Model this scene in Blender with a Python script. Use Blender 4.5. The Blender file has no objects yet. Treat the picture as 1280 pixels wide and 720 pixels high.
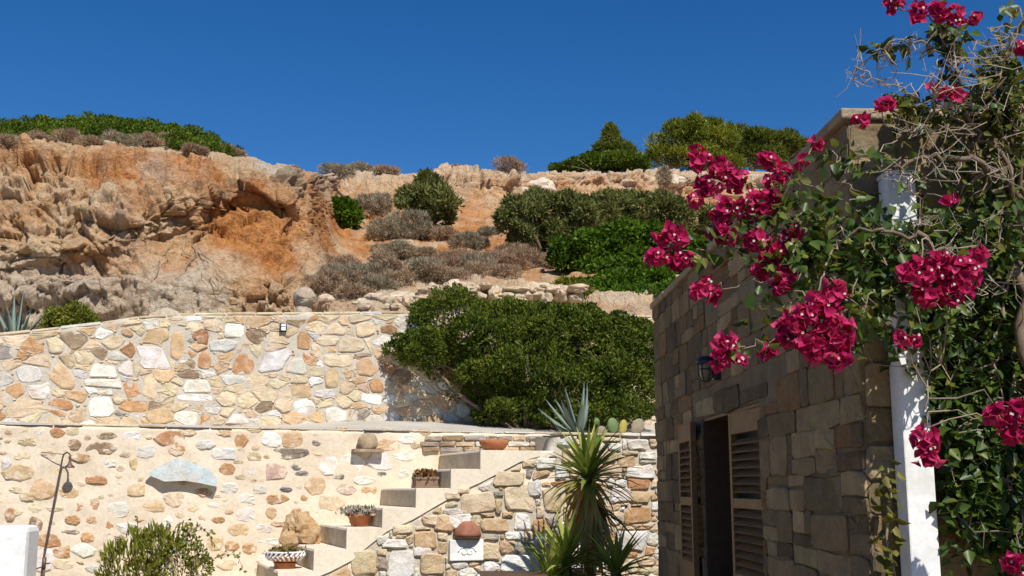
import bpy, math, random
import numpy as np
from mathutils import Vector, Matrix, Quaternion
rng = np.random.default_rng(7); random.seed(7)
R = math.radians
SC = bpy.context.scene
# ------------------------------------------------------------------ camera, sky, sun, exposure
F = 1400.0                      # focal length in pixels of the 1280 px wide photograph
TILT = math.atan(250 / F)
EZ = 1.6                        # eye height
cam = bpy.data.cameras.new('camera'); camo = bpy.data.objects.new('camera', cam)
SC.collection.objects.link(camo); SC.camera = camo
cam.sensor_width = 36; cam.lens = F / 1280 * 36; cam.clip_start = .05; cam.clip_end = 3000
camo.location = (0, 0, EZ); camo.rotation_euler = (math.pi / 2 + TILT, 0, 0)
SUN_AZ, SUN_EL = 180 - 24, 48   # azimuth clockwise from +Y (the view direction)
W = bpy.data.worlds.new('World'); SC.world = W; W.use_nodes = True
wn = W.node_tree.nodes; wl = W.node_tree.links
bg = wn['Background']; sky = wn.new('ShaderNodeTexSky'); sky.sky_type = 'NISHITA'; sky.sun_disc = False
sky.sun_elevation = R(SUN_EL); sky.sun_rotation = R(SUN_AZ); sky.altitude = 600
sky.air_density = 1.0; sky.dust_density = .05; sky.ozone_density = 4.5
hsv = wn.new('ShaderNodeHueSaturation'); hsv.inputs['Saturation'].default_value = 1.32; hsv.inputs['Hue'].default_value = .507; wl.new(sky.outputs[0], hsv.inputs['Color'])
wl.new(hsv.outputs[0], bg.inputs[0]); bg.inputs[1].default_value = .085
sl = bpy.data.lights.new('sun', 'SUN'); so = bpy.data.objects.new('sun', sl); SC.collection.objects.link(so)
sl.energy = 4.6; sl.angle = R(.5); sl.color = (1, .95, .86)
SD = Vector((math.sin(R(SUN_AZ)) * math.cos(R(SUN_EL)), math.cos(R(SUN_AZ)) * math.cos(R(SUN_EL)), math.sin(R(SUN_EL))))
so.rotation_euler = SD.to_track_quat('Z', 'Y').to_euler(); so.location = (4, -6, 12)
SC.view_settings.view_transform = 'Standard'; SC.view_settings.look = 'None'
SC.view_settings.gamma = 1; SC.view_settings.exposure = 0.23

# ------------------------------------------------------------------ pixel rays
CT, ST = math.cos(TILT), math.sin(TILT)
def ray(px, py):
    dx, up = px - 640, 360 - py
    fy = F * CT - up * ST
    return dx / fy, (F * ST + up * CT) / fy
def at(px, py, Y):
    rx, rz = ray(px, py); return Vector((rx * Y, Y, EZ + rz * Y))
class Plane:                    # vertical wall plane: origin (x, y), heading a; local x runs along it, local -y faces out
    def __init__(s, ox, oy, a):
        s.o = Vector((ox, oy)); s.a = R(a); s.w = Vector((math.cos(s.a), math.sin(s.a))); s.b = Vector((-math.sin(s.a), math.cos(s.a)))
    def hit(s, px, py):
        rx, rz = ray(px, py); Y = s.o.dot(s.b) / (rx * s.b.x + s.b.y)
        return (Vector((rx * Y, Y)) - s.o).dot(s.w), EZ + rz * Y
    def pt(s, u, z, d=0):       # d metres out of the wall
        p = s.o + s.w * u - s.b * d; return Vector((p.x, p.y, z))
    def off(s, d):              # parallel plane d metres behind
        p = s.o + s.b * d; return Plane(p.x, p.y, math.degrees(s.a))

# ------------------------------------------------------------------ object helpers
C = SC.collection
def link(o, parent=None):
    C.objects.link(o)
    if parent: o.parent = parent
    return o
def tag(o, label, cat, group=None, kind=None):
    if label: o['label'] = label
    if cat: o['category'] = cat
    if group: o['group'] = group
    if kind: o['kind'] = kind
    return o
def empty(name, loc=(0, 0, 0), rz=0):
    o = bpy.data.objects.new(name, None); o.location = loc; o.rotation_euler = (0, 0, rz); o.empty_display_size = .1
    return link(o)
def mesh(name, V, Fc, mat=None, parent=None, smooth=False, loc=None):
    me = bpy.data.meshes.new(name); me.from_pydata([tuple(v) for v in V], [], Fc); me.update()
    if smooth: me.polygons.foreach_set('use_smooth', [True] * len(me.polygons))
    o = bpy.data.objects.new(name, me)
    if mat: me.materials.append(mat)
    if loc is not None: o.location = loc
    return link(o, parent)
def fastmesh(name, V, quads, mat, parent=None, smooth=False, attrs=None, k=4):
    me = bpy.data.meshes.new(name); V = np.asarray(V, np.float32); quads = np.asarray(quads, np.int32)
    n = len(quads); me.vertices.add(len(V)); me.vertices.foreach_set('co', V.ravel())
    me.loops.add(n * k); me.loops.foreach_set('vertex_index', quads.ravel())
    me.polygons.add(n); me.polygons.foreach_set('loop_start', np.arange(0, n * k, k, dtype=np.int32))
    me.polygons.foreach_set('loop_total', np.full(n, k, np.int32))
    if smooth: me.polygons.foreach_set('use_smooth', np.ones(n, bool))
    me.update(calc_edges=True)
    for nm, a in (attrs or {}).items():
        at_ = me.attributes.new(nm, 'FLOAT', 'POINT'); at_.data.foreach_set('value', np.asarray(a, np.float32))
    me.materials.append(mat)
    o = bpy.data.objects.new(name, me); return link(o, parent)
class MB:                       # collects shapes into one mesh
    def __init__(s): s.V = []; s.F = []
    def add(s, V, Fc):
        n = len(s.V); s.V += [tuple(v) for v in V]; s.F += [tuple(i + n for i in f) for f in Fc]; return s
    def box(s, x0, x1, y0, y1, z0, z1, M=None):
        V = [Vector((x, y, z)) for z in (z0, z1) for y in (y0, y1) for x in (x0, x1)]
        if M: V = [M @ v for v in V]
        return s.add(V, [(0, 2, 3, 1), (4, 5, 7, 6), (0, 1, 5, 4), (2, 6, 7, 3), (0, 4, 6, 2), (1, 3, 7, 5)])
    def prism(s, poly, y0, y1): # poly in (x, z), counter-clockwise seen from -y
        n = len(poly); V = [(x, y0, z) for x, z in poly] + [(x, y1, z) for x, z in poly]
        return s.add(V, [tuple(range(n)), tuple(range(2 * n - 1, n - 1, -1))] + [(i, i + n, (i + 1) % n + n, (i + 1) % n) for i in range(n)])
    def tube(s, pts, rads, n=6, cap=True):
        pts = [Vector(p) for p in pts]; V = []; Fc = []
        if not hasattr(rads, '__len__'): rads = [rads] * len(pts)
        ref = None
        for i, p in enumerate(pts):
            t = (pts[min(i + 1, len(pts) - 1)] - pts[max(i - 1, 0)]).normalized()
            if ref is None: ref = t.orthogonal().normalized()
            a = (ref - t * ref.dot(t)); a = a.normalized() if a.length > 1e-6 else t.orthogonal().normalized(); ref = a; b = t.cross(a)
            V += [p + (a * math.cos(2 * math.pi * k / n) + b * math.sin(2 * math.pi * k / n)) * rads[i] for k in range(n)]
        for i in range(len(pts) - 1):
            Fc += [(i * n + k, i * n + (k + 1) % n, (i + 1) * n + (k + 1) % n, (i + 1) * n + k) for k in range(n)]
        if cap: Fc += [tuple(range(n - 1, -1, -1)), tuple(range((len(pts) - 1) * n, len(pts) * n))]
        return s.add(V, Fc)
    def lathe(s, prof, n=24, c=(0, 0, 0)):
        V = []; Fc = []
        for r, z in prof: V += [(c[0] + r * math.cos(2 * math.pi * k / n), c[1] + r * math.sin(2 * math.pi * k / n), c[2] + z) for k in range(n)]
        for i in range(len(prof) - 1):
            Fc += [(i * n + k, i * n + (k + 1) % n, (i + 1) * n + (k + 1) % n, (i + 1) * n + k) for k in range(n)]
        return s.add(V, Fc)
    def obj(s, name, mat, parent=None, smooth=False, loc=None, bevel=0):
        o = mesh(name, s.V, s.F, mat, parent, smooth, loc)
        if bevel:
            m = o.modifiers.new('bevel', 'BEVEL'); m.width = bevel; m.segments = 2; m.limit_method = 'ANGLE'
        return o

# ------------------------------------------------------------------ noise
_perm = np.random.default_rng(3).permutation(256).astype(np.int64); _perm = np.concatenate([_perm, _perm, _perm])
_grad = np.random.default_rng(4).normal(size=(256, 3)); _grad /= np.linalg.norm(_grad, axis=1)[:, None]
def perlin(P):
    P = np.asarray(P, float); I = np.floor(P).astype(np.int64); f = P - I; u = f * f * f * (f * (f * 6 - 15) + 10); I &= 255
    out = 0
    for dx in (0, 1):
        for dy in (0, 1):
            for dz in (0, 1):
                h = _perm[_perm[_perm[(I[..., 0] + dx) & 255] + ((I[..., 1] + dy) & 255)] + ((I[..., 2] + dz) & 255)]
                g = _grad[h]; d = g[..., 0] * (f[..., 0] - dx) + g[..., 1] * (f[..., 1] - dy) + g[..., 2] * (f[..., 2] - dz)
                wx = u[..., 0] if dx else 1 - u[..., 0]; wy = u[..., 1] if dy else 1 - u[..., 1]; wz = u[..., 2] if dz else 1 - u[..., 2]
                out = out + d * wx * wy * wz
    return out * 1.6
def fbm(P, o=4, g=.5):
    P = np.asarray(P, float); a = 1; s = 0
    for i in range(o): s = s + a * perlin(P * 2 ** i + 17.3 * i); a *= g
    return s
_cellr = np.random.default_rng(5).random((256, 4))
def worley(P):                  # F1, F2, random number of the nearest cell
    P = np.asarray(P, float); I = np.floor(P).astype(np.int64); f = P - I
    F1 = np.full(P.shape[:-1], 9.); F2 = F1.copy(); idv = np.zeros(P.shape[:-1]); fac = np.zeros(P.shape[:-1])
    for dx in (-1, 0, 1):
        for dy in (-1, 0, 1):
            for dz in (-1, 0, 1):
                h = _perm[_perm[_perm[(I[..., 0] + dx) & 255] + ((I[..., 1] + dy) & 255)] + ((I[..., 2] + dz) & 255)]
                c = _cellr[h]; d = np.sqrt((dx + c[..., 0] - f[..., 0]) ** 2 + (dy + c[..., 1] - f[..., 1]) ** 2 + (dz + c[..., 2] - f[..., 2]) ** 2)
                tl = ((f[..., 0] - dx - c[..., 0]) * (c[..., 3] * 7.3 % 1 - .5) + (f[..., 1] - dy - c[..., 1]) * (c[..., 3] * 13.7 % 1 - .5) + (f[..., 2] - dz - c[..., 2]) * (c[..., 3] * 29.1 % 1 - .5)) * 2
                m = d < F1; fac = np.where(m, tl, fac); F2 = np.where(m, F1, np.minimum(F2, d)); idv = np.where(m, c[..., 3], idv); F1 = np.where(m, d, F1)
    worley.facet = fac; return F1, F2, idv

# ------------------------------------------------------------------ materials
def lin(r, g, b): return tuple(((c / 255 + .055) / 1.055) ** 2.4 if c > 10 else c / 3295 for c in (r, g, b)) + (1,)
def newmat(name, rough=.9, spec=.2):
    m = bpy.data.materials.new(name); m.use_nodes = True; b = m.node_tree.nodes['Principled BSDF']
    b.inputs['Roughness'].default_value = rough; b.inputs['Specular IOR Level'].default_value = spec
    return m, m.node_tree.nodes, m.node_tree.links, b
def noise_node(n, l, scale, detail=6, vec=None, rough=.6):
    t = n.new('ShaderNodeTexNoise'); t.inputs['Scale'].default_value = scale; t.inputs['Detail'].default_value = detail; t.inputs['Roughness'].default_value = rough
    if vec: l.new(vec, t.inputs['Vector'])
    return t
def ramp(n, l, src, stops):
    r = n.new('ShaderNodeValToRGB'); e = r.color_ramp.elements
    while len(e) < len(stops): e.new(.5)
    for el, (p, c) in zip(e, stops): el.position = p; el.color = c if len(c) == 4 else (*c, 1)
    l.new(src, r.inputs[0]); return r.outputs[0]
def mixc(n, l, a, b, fac, mode='MIX'):
    m = n.new('ShaderNodeMix'); m.data_type = 'RGBA'; m.blend_type = mode
    for s, v in ((m.inputs[0], fac), (m.inputs[6], a), (m.inputs[7], b)):
        if isinstance(v, (int, float)): s.default_value = v
        elif isinstance(v, tuple): s.default_value = v if len(v) == 4 else (*v, 1)
        else: l.new(v, s)
    return m.outputs[2]
def bump(n, l, b, src, strength, dist):
    k = n.new('ShaderNodeBump'); k.inputs['Strength'].default_value = strength; k.inputs['Distance'].default_value = dist
    l.new(src, k.inputs['Height']); l.new(k.outputs[0], b.inputs['Normal'])
def g3(v): return (v, v, v, 1)
def objvec(n, l):               # object coordinates shifted by the object's own random number
    tc = n.new('ShaderNodeTexCoord'); oi = n.new('ShaderNodeObjectInfo'); ad = n.new('ShaderNodeVectorMath'); ad.operation = 'MULTIPLY_ADD'
    cb = n.new('ShaderNodeCombineXYZ'); l.new(oi.outputs['Random'], cb.inputs[0]); l.new(oi.outputs['Random'], cb.inputs[2])
    l.new(cb.outputs[0], ad.inputs[0]); ad.inputs[1].default_value = (91, 0, 57); l.new(tc.outputs['Object'], ad.inputs[2])
    return ad.outputs[0], oi
def mat_stone(name='stone', var=.35, stain=(.46, .27, .13), stainamt=.55, bs=.9, lime=(.70, .58, .42), limeamt=.5):
    m, n, l, b = newmat(name, .88, .25); v, oi = objvec(n, l)
    t1 = noise_node(n, l, 7, 8, v, .65); t2 = noise_node(n, l, 2.6, 4, v); t3 = noise_node(n, l, 45, 5, v, .7)
    c = mixc(n, l, oi.outputs['Color'], ramp(n, l, t1.outputs[0], [(.25, g3(1 - var)), (.5, g3(.92)), (.75, g3(1 + var * .5))]), .9, 'MULTIPLY')
    c = mixc(n, l, c, stain, ramp(n, l, t2.outputs[0], [(.5, g3(0)), (.72, g3(stainamt))]))
    c = mixc(n, l, c, ramp(n, l, t3.outputs[0], [(.35, g3(.72)), (.6, g3(1.05))]), .6, 'MULTIPLY')
    t4 = noise_node(n, l, 9, 7, v, .7); c = mixc(n, l, c, (*lime, 1), ramp(n, l, t4.outputs[0], [(.5, g3(0)), (.64, g3(limeamt))]))
    l.new(c, b.inputs['Base Color'])
    ad = n.new('ShaderNodeMath'); ad.operation = 'MULTIPLY_ADD'; ad.inputs[1].default_value = .35; l.new(t3.outputs[0], ad.inputs[0]); l.new(t1.outputs[0], ad.inputs[2])
    bump(n, l, b, ad.outputs[0], bs, .03); return m
def mat_rough(name, c1, c2, scale=3, fine=40, bs=.6, dist=.01, rough=.92, stops=(.35, .65), grit=.35):
    m, n, l, b = newmat(name, rough, .2); v, oi = objvec(n, l)
    t1 = noise_node(n, l, scale, 6, v); t2 = noise_node(n, l, fine, 6, v, .7)
    c = ramp(n, l, t1.outputs[0], [(stops[0], c1), (stops[1], c2)])
    c = mixc(n, l, c, ramp(n, l, t2.outputs[0], [(.3, g3(1 - grit)), (.65, g3(1.06))]), .8, 'MULTIPLY')
    l.new(c, b.inputs['Base Color'])
    ad = n.new('ShaderNodeMath'); ad.operation = 'MULTIPLY_ADD'; ad.inputs[1].default_value = .4; l.new(t2.outputs[0], ad.inputs[0]); l.new(t1.outputs[0], ad.inputs[2])
    bump(n, l, b, ad.outputs[0], bs, dist); return m
def mat_leaf(name, cols, trans=.3, rough=.5, spec=.35):    # colour by each leaf's own "tint"
    m, n, l, b = newmat(name, rough, spec); a = n.new('ShaderNodeAttribute'); a.attribute_name = 'tint'
    c = ramp(n, l, a.outputs['Fac'], [(i / max(1, len(cols) - 1), k) for i, k in enumerate(cols)])
    l.new(c, b.inputs['Base Color'])
    tr = n.new('ShaderNodeBsdfTranslucent'); cc = mixc(n, l, c, (1, 1, .55, 1), .6, 'MULTIPLY'); l.new(cc, tr.inputs[0])
    mx = n.new('ShaderNodeMixShader'); mx.inputs[0].default_value = trans; out = n['Material Output']
    l.new(b.outputs[0], mx.inputs[1]); l.new(tr.outputs[0], mx.inputs[2]); l.new(mx.outputs[0], out.inputs[0]); return m
def mat_plain(name, col, rough=.6, spec=.4, var=.2, scale=12, metal=0):
    m, n, l, b = newmat(name, rough, spec); v, oi = objvec(n, l); t = noise_node(n, l, scale, 5, v)
    l.new(mixc(n, l, (*col[:3], 1), ramp(n, l, t.outputs[0], [(.3, g3(1 - var)), (.7, g3(1 + var * .3))]), 1., 'MULTIPLY'), b.inputs['Base Color'])
    b.inputs['Metallic'].default_value = metal; bump(n, l, b, t.outputs[0], .15, .005); return m

M = {}
M['stone'] = mat_stone()
M['plaster_stone'] = mat_stone('plaster_stone', .35, (.50, .30, .15), .5, .8, (.74, .62, .47), .95)
M['chips'] = mat_rough('chips', (.55, .36, .20), (.72, .62, .48), 6, 40, .6, .01, stops=(.42, .58))
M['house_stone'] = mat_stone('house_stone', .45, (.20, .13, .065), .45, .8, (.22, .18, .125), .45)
M['mortar'] = mat_rough('mortar', (.51, .45, .36), (.62, .55, .45), 2.5, 30, .8, .02)
M['plaster'] = mat_rough('plaster', (.69, .57, .42), (.79, .68, .53), 1.6, 26, .7, .018, grit=.22)
M['smooth_plaster'] = mat_rough('smooth_plaster', (.74, .64, .49), (.82, .73, .59), 1.8, 30, .35, .008, grit=.18)
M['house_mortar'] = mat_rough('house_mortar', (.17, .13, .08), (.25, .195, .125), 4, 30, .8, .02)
M['white_paint'] = mat_rough('white_paint', (.66, .65, .61), (.82, .82, .80), 5, 30, .35, .008, .75, stops=(.28, .5), grit=.16)
M['riser_plaster'] = mat_rough('riser_plaster', (.44, .36, .26), (.60, .51, .38), 6, 34, .5, .01, grit=.3)
M['concrete'] = mat_rough('concrete', (.48, .43, .36), (.60, .55, .47), 1.2, 40, .5, .008)
M['ground'] = mat_rough('ground', (.20, .145, .085), (.27, .20, .12), .6, 12, .5, .02)
M['terracotta'] = mat_plain('terracotta', (.42, .16, .07), .8, .2, .3)
M['brown_clay'] = mat_plain('brown_clay', (.26, .17, .12), .8, .2, .3)
M['wood'] = mat_plain('wood', (.19, .10, .034), .55, .35, .35, 20)
M['dark_wood'] = mat_plain('dark_wood', (.07, .035, .018), .5, .4, .3, 20)
M['black_metal'] = mat_plain('black_metal', (.02, .025, .03), .4, .5, .2)
M['pipe'] = mat_plain('pipe', (.16, .10, .075), .5, .5, .4, 30, .4)
M['bark'] = mat_plain('bark', (.22, .16, .11), .9, .1, .5, 25)
M['twig'] = mat_plain('twig', (.34, .26, .18), .9, .1, .4, 25)
M['soil'] = mat_rough('soil', (.10, .07, .045), (.17, .12, .08), 4, 40, .8, .02)

# ------------------------------------------------------------------ masonry
def clip(poly, a, b, c):        # keep a*x + b*y <= c
    out = []; n = len(poly)
    for i in range(n):
        p, q = poly[i], poly[(i + 1) % n]; dp = a * p[0] + b * p[1] - c; dq = a * q[0] + b * q[1] - c
        if dp <= 0: out.append(p)
        if dp * dq < 0: t = dp / (dp - dq); out.append((p[0] + t * (q[0] - p[0]), p[1] + t * (q[1] - p[1])))
    return out
def area(p): return .5 * sum(p[i][0] * p[(i + 1) % len(p)][1] - p[(i + 1) % len(p)][0] * p[i][1] for i in range(len(p)))
def centroid(p):
    return sum(q[0] for q in p) / len(p), sum(q[1] for q in p) / len(p)
def inset(poly, g):
    out = poly; n = len(poly)
    for i in range(n):
        p, q = poly[i], poly[(i + 1) % n]; ex, ey = q[0] - p[0], q[1] - p[1]; L = math.hypot(ex, ey)
        if L < 1e-5: continue
        nx, ny = ey / L, -ex / L; out = clip(out, nx, ny, nx * p[0] + ny * p[1] - g)
        if len(out) < 3: return []
    return out
def resample(poly, n):
    P = poly + [poly[0]]; L = [0]
    for i in range(len(poly)): L.append(L[-1] + math.dist(P[i], P[i + 1]))
    out = []
    for k in range(n):
        s = L[-1] * k / n; i = max(j for j in range(len(poly)) if L[j] <= s + 1e-9); t = (s - L[i]) / max(1e-9, L[i + 1] - L[i])
        out.append((P[i][0] + t * (P[i + 1][0] - P[i][0]), P[i][1] + t * (P[i + 1][1] - P[i][1])))
    return out
def roundpoly(poly, k=.22):     # cut the corners once
    out = []; n = len(poly)
    for i in range(n):
        a, p, b = poly[i - 1], poly[i], poly[(i + 1) % n]
        for q in (a, b):
            d = math.dist(p, q); t = min(k, .06 / max(d, 1e-6) + .05); out.append((p[0] + (q[0] - p[0]) * t, p[1] + (q[1] - p[1]) * t))
    return out
def laguerre(seeds, box, sy=1.35):
    S = np.array([(x, z * sy, r) for x, z, r in seeds]); x0, x1, z0, z1 = box; cells = []
    for i, (x, y, r) in enumerate(S):
        poly = [(x0, z0 * sy), (x1, z0 * sy), (x1, z1 * sy), (x0, z1 * sy)]
        d2 = (S[:, 0] - x) ** 2 + (S[:, 1] - y) ** 2
        for j in np.argsort(d2)[1:36]:
            X, Y, Q = S[j]; a, b = 2 * (X - x), 2 * (Y - y); poly = clip(poly, a, b, X * X + Y * Y - Q * Q - x * x - y * y + r * r)
            if len(poly) < 3: break
        cells.append([(p[0], p[1] / sy) for p in poly])
    return cells
def darts(box, fixed, radii, tries, sy=1.35, pack=.95, inside=None):
    x0, x1, z0, z1 = box; P = [(x, z * sy, r) for x, z, r in fixed]
    for r in radii:
        for _ in range(tries):
            x, z = random.uniform(x0, x1), random.uniform(z0, z1)
            if inside and not inside(x, z): continue
            A = np.array(P) if P else np.zeros((0, 3)); rr = r * random.uniform(.85, 1.15)
            if len(A) and np.any((A[:, 0] - x) ** 2 + (A[:, 1] - z * sy) ** 2 < ((A[:, 2] + rr) * pack) ** 2): continue
            P.append((x, z * sy, rr))
    return [(x, y / sy, r) for x, y, r in P]
def chamfer(poly, c):
    out = []; n = len(poly)
    for i in range(n):
        a, p, b = poly[i - 1], poly[i], poly[(i + 1) % n]
        for q in (a, b):
            d = math.dist(p, q); t = min(.3, c * random.uniform(.6, 1.3) / max(d, 1e-6)); out.append((p[0] + (q[0] - p[0]) * t, p[1] + (q[1] - p[1]) * t))
    return out
def merge(poly, e):              # drop corners that lie closer together than e
    out = []
    for p in poly:
        if not out or math.dist(p, out[-1]) > e: out.append(p)
    while len(out) > 3 and math.dist(out[0], out[-1]) < e: out.pop()
    return out
def stone(parent, poly, depth, col, mat, n=10, rough=.012, name='stone', rnd=.22, y0=.04, dome=.35, edge=.016):
    if len(poly) < 3 or area(poly) < .0004: return None
    s = math.sqrt(abs(area(poly))); p = merge(poly, .12 * s)
    if len(p) < 3: return None
    if len(p) < 8: p = chamfer(p, (.13 if edge > .01 else .07) * s)
    p = merge(p, .03 * s); q = []
    for i in range(len(p)):      # long edges get a crooked middle
        a, b = p[i], p[(i + 1) % len(p)]; q.append(a); d = math.dist(a, b)
        if d > .55 * s and len(p) < 13: k = random.uniform(.35, .65); o_ = random.uniform(-.035, .02) * d; q.append((a[0] + (b[0] - a[0]) * k - (b[1] - a[1]) / d * o_, a[1] + (b[1] - a[1]) * k + (b[0] - a[0]) / d * o_))
    p = q; n = len(p); cx, cz = centroid(p); j = min((.045 if edge > .01 else .02) * s, .009)
    p = [(x - cx + random.uniform(-j, j), z - cz + random.uniform(-j, j)) for x, z in p]
    V = [(x, y0, z) for x, z in p] + [(x, -depth * (1 - dome) + random.uniform(-rough, rough) * .4, z) for x, z in p]
    e = max(.6, 1 - edge / max(s * .5, .03)); tx, tz = random.uniform(-.05, .05), random.uniform(-.05, .05)
    V += [(x * e, -depth - x * tx - z * tz + random.uniform(-rough, rough) * .8, z * e) for x, z in p] + [(random.uniform(-.1, .1) * s, -depth - random.uniform(-.3, 1) * rough, random.uniform(-.1, .1) * s)]
    Fc = [(r * n + i, r * n + (i + 1) % n, (r + 1) * n + (i + 1) % n, (r + 1) * n + i) for r in (0, 1) for i in range(n)]
    Fc += [(2 * n + i, 2 * n + (i + 1) % n, 3 * n) for i in range(n)]
    o = mesh(name, V, Fc, mat, parent, False, (cx, 0, cz)); o.color = (*[max(.01, min(.9, c)) for c in col[:3]], 1); return o
PAL = dict(cream=(.72, .58, .39), tan=(.60, .46, .29), peach=(.66, .46, .27), orange=(.54, .30, .145), rust=(.42, .22, .11), white=(.88, .84, .76),
           gwhite=(.70, .67, .61), grey=(.34, .31, .27), dgrey=(.20, .19, .17), brown=(.30, .21, .13), pink=(.58, .42, .35))
def pick(weights):
    ks = list(weights); return random.choices(ks, [weights[k] for k in ks])[0]
def vary(c, a=.14):
    f = random.uniform(1 - a, 1 + a); return tuple(x * f * random.uniform(.96, 1.04) for x in c)
def cut_top(poly, top, u):      # clip under the wall's top line near u
    e = .12; za, zb = top(u - e), top(u + e); m = (zb - za) / (2 * e); return clip(poly, -m, 1, top(u) - m * u)
def cut_fixed(poly, hands, gap):
    c = centroid(poly)
    for h in hands:
        hx0, hx1 = min(p[0] for p in h), max(p[0] for p in h); hz0, hz1 = min(p[1] for p in h), max(p[1] for p in h)
        if max(p[0] for p in poly) < hx0 - gap or min(p[0] for p in poly) > hx1 + gap or max(p[1] for p in poly) < hz0 - gap or min(p[1] for p in poly) > hz1 + gap: continue
        best = None
        for i in range(len(h)):
            p, q = h[i], h[(i + 1) % len(h)]; L = math.dist(p, q)
            if L < 1e-6: continue
            nx, nz = (q[1] - p[1]) / L, -(q[0] - p[0]) / L; d = nx * (c[0] - p[0]) + nz * (c[1] - p[1])
            if best is None or d > best[0]: best = (d, nx, nz, nx * p[0] + nz * p[1])
        d, nx, nz, k = best
        if d <= 0: return []
        poly = clip(poly, -nx, -nz, -k - gap)
        if len(poly) < 3: return []
    return poly
def ccw(p): return p if area(p) > 0 else p[::-1]
def hand_poly(pl, pts): return ccw([pl.hit(x, y) for x, y in pts])
def blob(pl, x, y, w, h, jit=.16, n=9):
    ph = random.random() * 6; pts = []
    for k in range(n):
        a = 2 * math.pi * k / n; f = 1 + random.uniform(-jit, jit)
        ca, sa = math.cos(a), math.sin(a); s = (abs(ca) ** 2.6 + abs(sa) ** 2.6) ** (-1 / 2.6)
        pts.append((x + w / 2 * ca * f * s, y + h / 2 * sa * f * s))
    return hand_poly(pl, pts)
def topfn(pts):
    X = [p[0] for p in pts]; Z = [p[1] for p in pts]; return lambda u: float(np.interp(u, X, Z))
def wall_sheet(name, top, u0, u1, z0, mat, parent, thick, amp=.012, step=.06, seed=0):   # wall body with an uneven front
    nu = int((u1 - u0) / step) + 1; nv = int(max(.3, top((u0 + u1) / 2) - z0) / step) + 1
    U = np.linspace(u0, u1, nu); T = np.array([top(u) for u in U]); v = np.linspace(0, 1, nv)
    X = np.repeat(U[:, None], nv, 1); Z = z0 + (T[:, None] - z0) * v[None]
    Y = amp * fbm(np.stack([X * 4 + seed, Z * 4, X * 0 + seed], -1), 3)
    V = np.stack([X, Y, Z], -1).reshape(-1, 3).tolist(); Fc = []
    idx = lambda i, j: i * nv + j
    for i in range(nu - 1):
        for j in range(nv - 1): Fc.append((idx(i, j), idx(i + 1, j), idx(i + 1, j + 1), idx(i, j + 1)))
    n0 = len(V)
    for i in range(nu): V.append((U[i], thick, T[i])); V.append((U[i], thick, z0))
    for i in range(nu - 1):
        a, b = n0 + 2 * i, n0 + 2 * i + 2
        Fc.append((idx(i, nv - 1), idx(i + 1, nv - 1), b, a)); Fc.append((a, b, b + 1, a + 1))
    Fc.append(tuple(idx(0, j) for j in range(nv - 1, -1, -1)) + (n0 + 1, n0)); e = n0 + 2 * (nu - 1)
    Fc.append(tuple(idx(nu - 1, j) for j in range(nv)) + (e, e + 1))
    o = mesh(name, V, Fc, mat, parent, True); return o

# ------------------------------------------------------------------ where the walls stand
P1 = Plane(0, 11.6, 19.6)        # face of the stairs and of the stone wall below them
P2 = P1.off(1.5)                 # plastered wall behind the stairs
P3 = P2.off(1.75)                # upper retaining wall
Y1 = 4.6; CX = .313 * Y1; HA = 2.0
HL = 5.2                        # length of the house's side wall
PS = Plane(CX - math.sin(R(HA)) * HL, Y1 + math.cos(R(HA)) * HL, HA - 90)
PF = Plane(CX, Y1, HA)
PATH_Z, PATH_ZB = EZ + .63, EZ + .75
up_top_px = [(-420, 455), (-60, 424), (0, 417), (40, 413), (130, 403), (172, 396), (240, 392), (360, 391), (510, 390), (815, 395), (1000, 400)]
up_top = topfn([P3.hit(*p) for p in up_top_px])

# ------------------------------------------------------------------ ground
g = mesh('ground', [(-900, -900, 0), (900, -900, 0), (900, 900, 0), (-900, 900, 0)], [(0, 1, 2, 3)], M['ground']); tag(g, None, None, kind='structure')

# ------------------------------------------------------------------ hillside and cliff
def rockmat():
    m, n, l, b = newmat('rock', .95, .12); tc = n.new('ShaderNodeTexCoord'); v = tc.outputs['Object']
    def attr(nm): a = n.new('ShaderNodeAttribute'); a.attribute_name = nm; return a.outputs['Fac']
    t1 = noise_node(n, l, .9, 8, v, .65); t2 = noise_node(n, l, 4.5, 8, v, .7); t3 = noise_node(n, l, 18, 6, v, .7)
    c = ramp(n, l, t1.outputs[0], [(.3, (.62, .29, .11)), (.42, (.72, .44, .22)), (.52, (.84, .65, .43)), (.6, (.74, .46, .24)), (.72, (.62, .29, .11))])
    soil = ramp(n, l, t2.outputs[0], [(.3, (.50, .17, .04)), (.6, (.68, .29, .085)), (.8, (.72, .42, .19))])
    pale = ramp(n, l, t1.outputs[0], [(.3, (.66, .55, .40)), (.7, (.80, .72, .60))])
    c = mixc(n, l, c, soil, attr('soil')); c = mixc(n, l, c, pale, attr('pale'))
    c = mixc(n, l, c, ramp(n, l, attr('tone'), [(0, (.54, .25, .10)), (.4, (.70, .43, .23)), (.7, (.82, .63, .43)), (1, (.86, .75, .58))]), ramp(n, l, attr('soil'), [(0, g3(.45)), (1, g3(.1))]))
    c = mixc(n, l, c, (.30, .27, .22, 1), attr('lichen'))
    c = mixc(n, l, c, ramp(n, l, t2.outputs[0], [(.32, g3(.74)), (.5, g3(1.0)), (.7, g3(1.15))]), .75, 'MULTIPLY')
    c = mixc(n, l, c, ramp(n, l, t3.outputs[0], [(.35, g3(.7)), (.6, g3(1.06))]), .6, 'MULTIPLY')
    l.new(c, b.inputs['Base Color'])
    ad = n.new('ShaderNodeMath'); ad.operation = 'MULTIPLY_ADD'; ad.inputs[1].default_value = .35; l.new(t3.outputs[0], ad.inputs[0]); l.new(t2.outputs[0], ad.inputs[2])
    bump(n, l, b, ad.outputs[0], 1., .16); return m
M['rock'] = rockmat()
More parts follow.
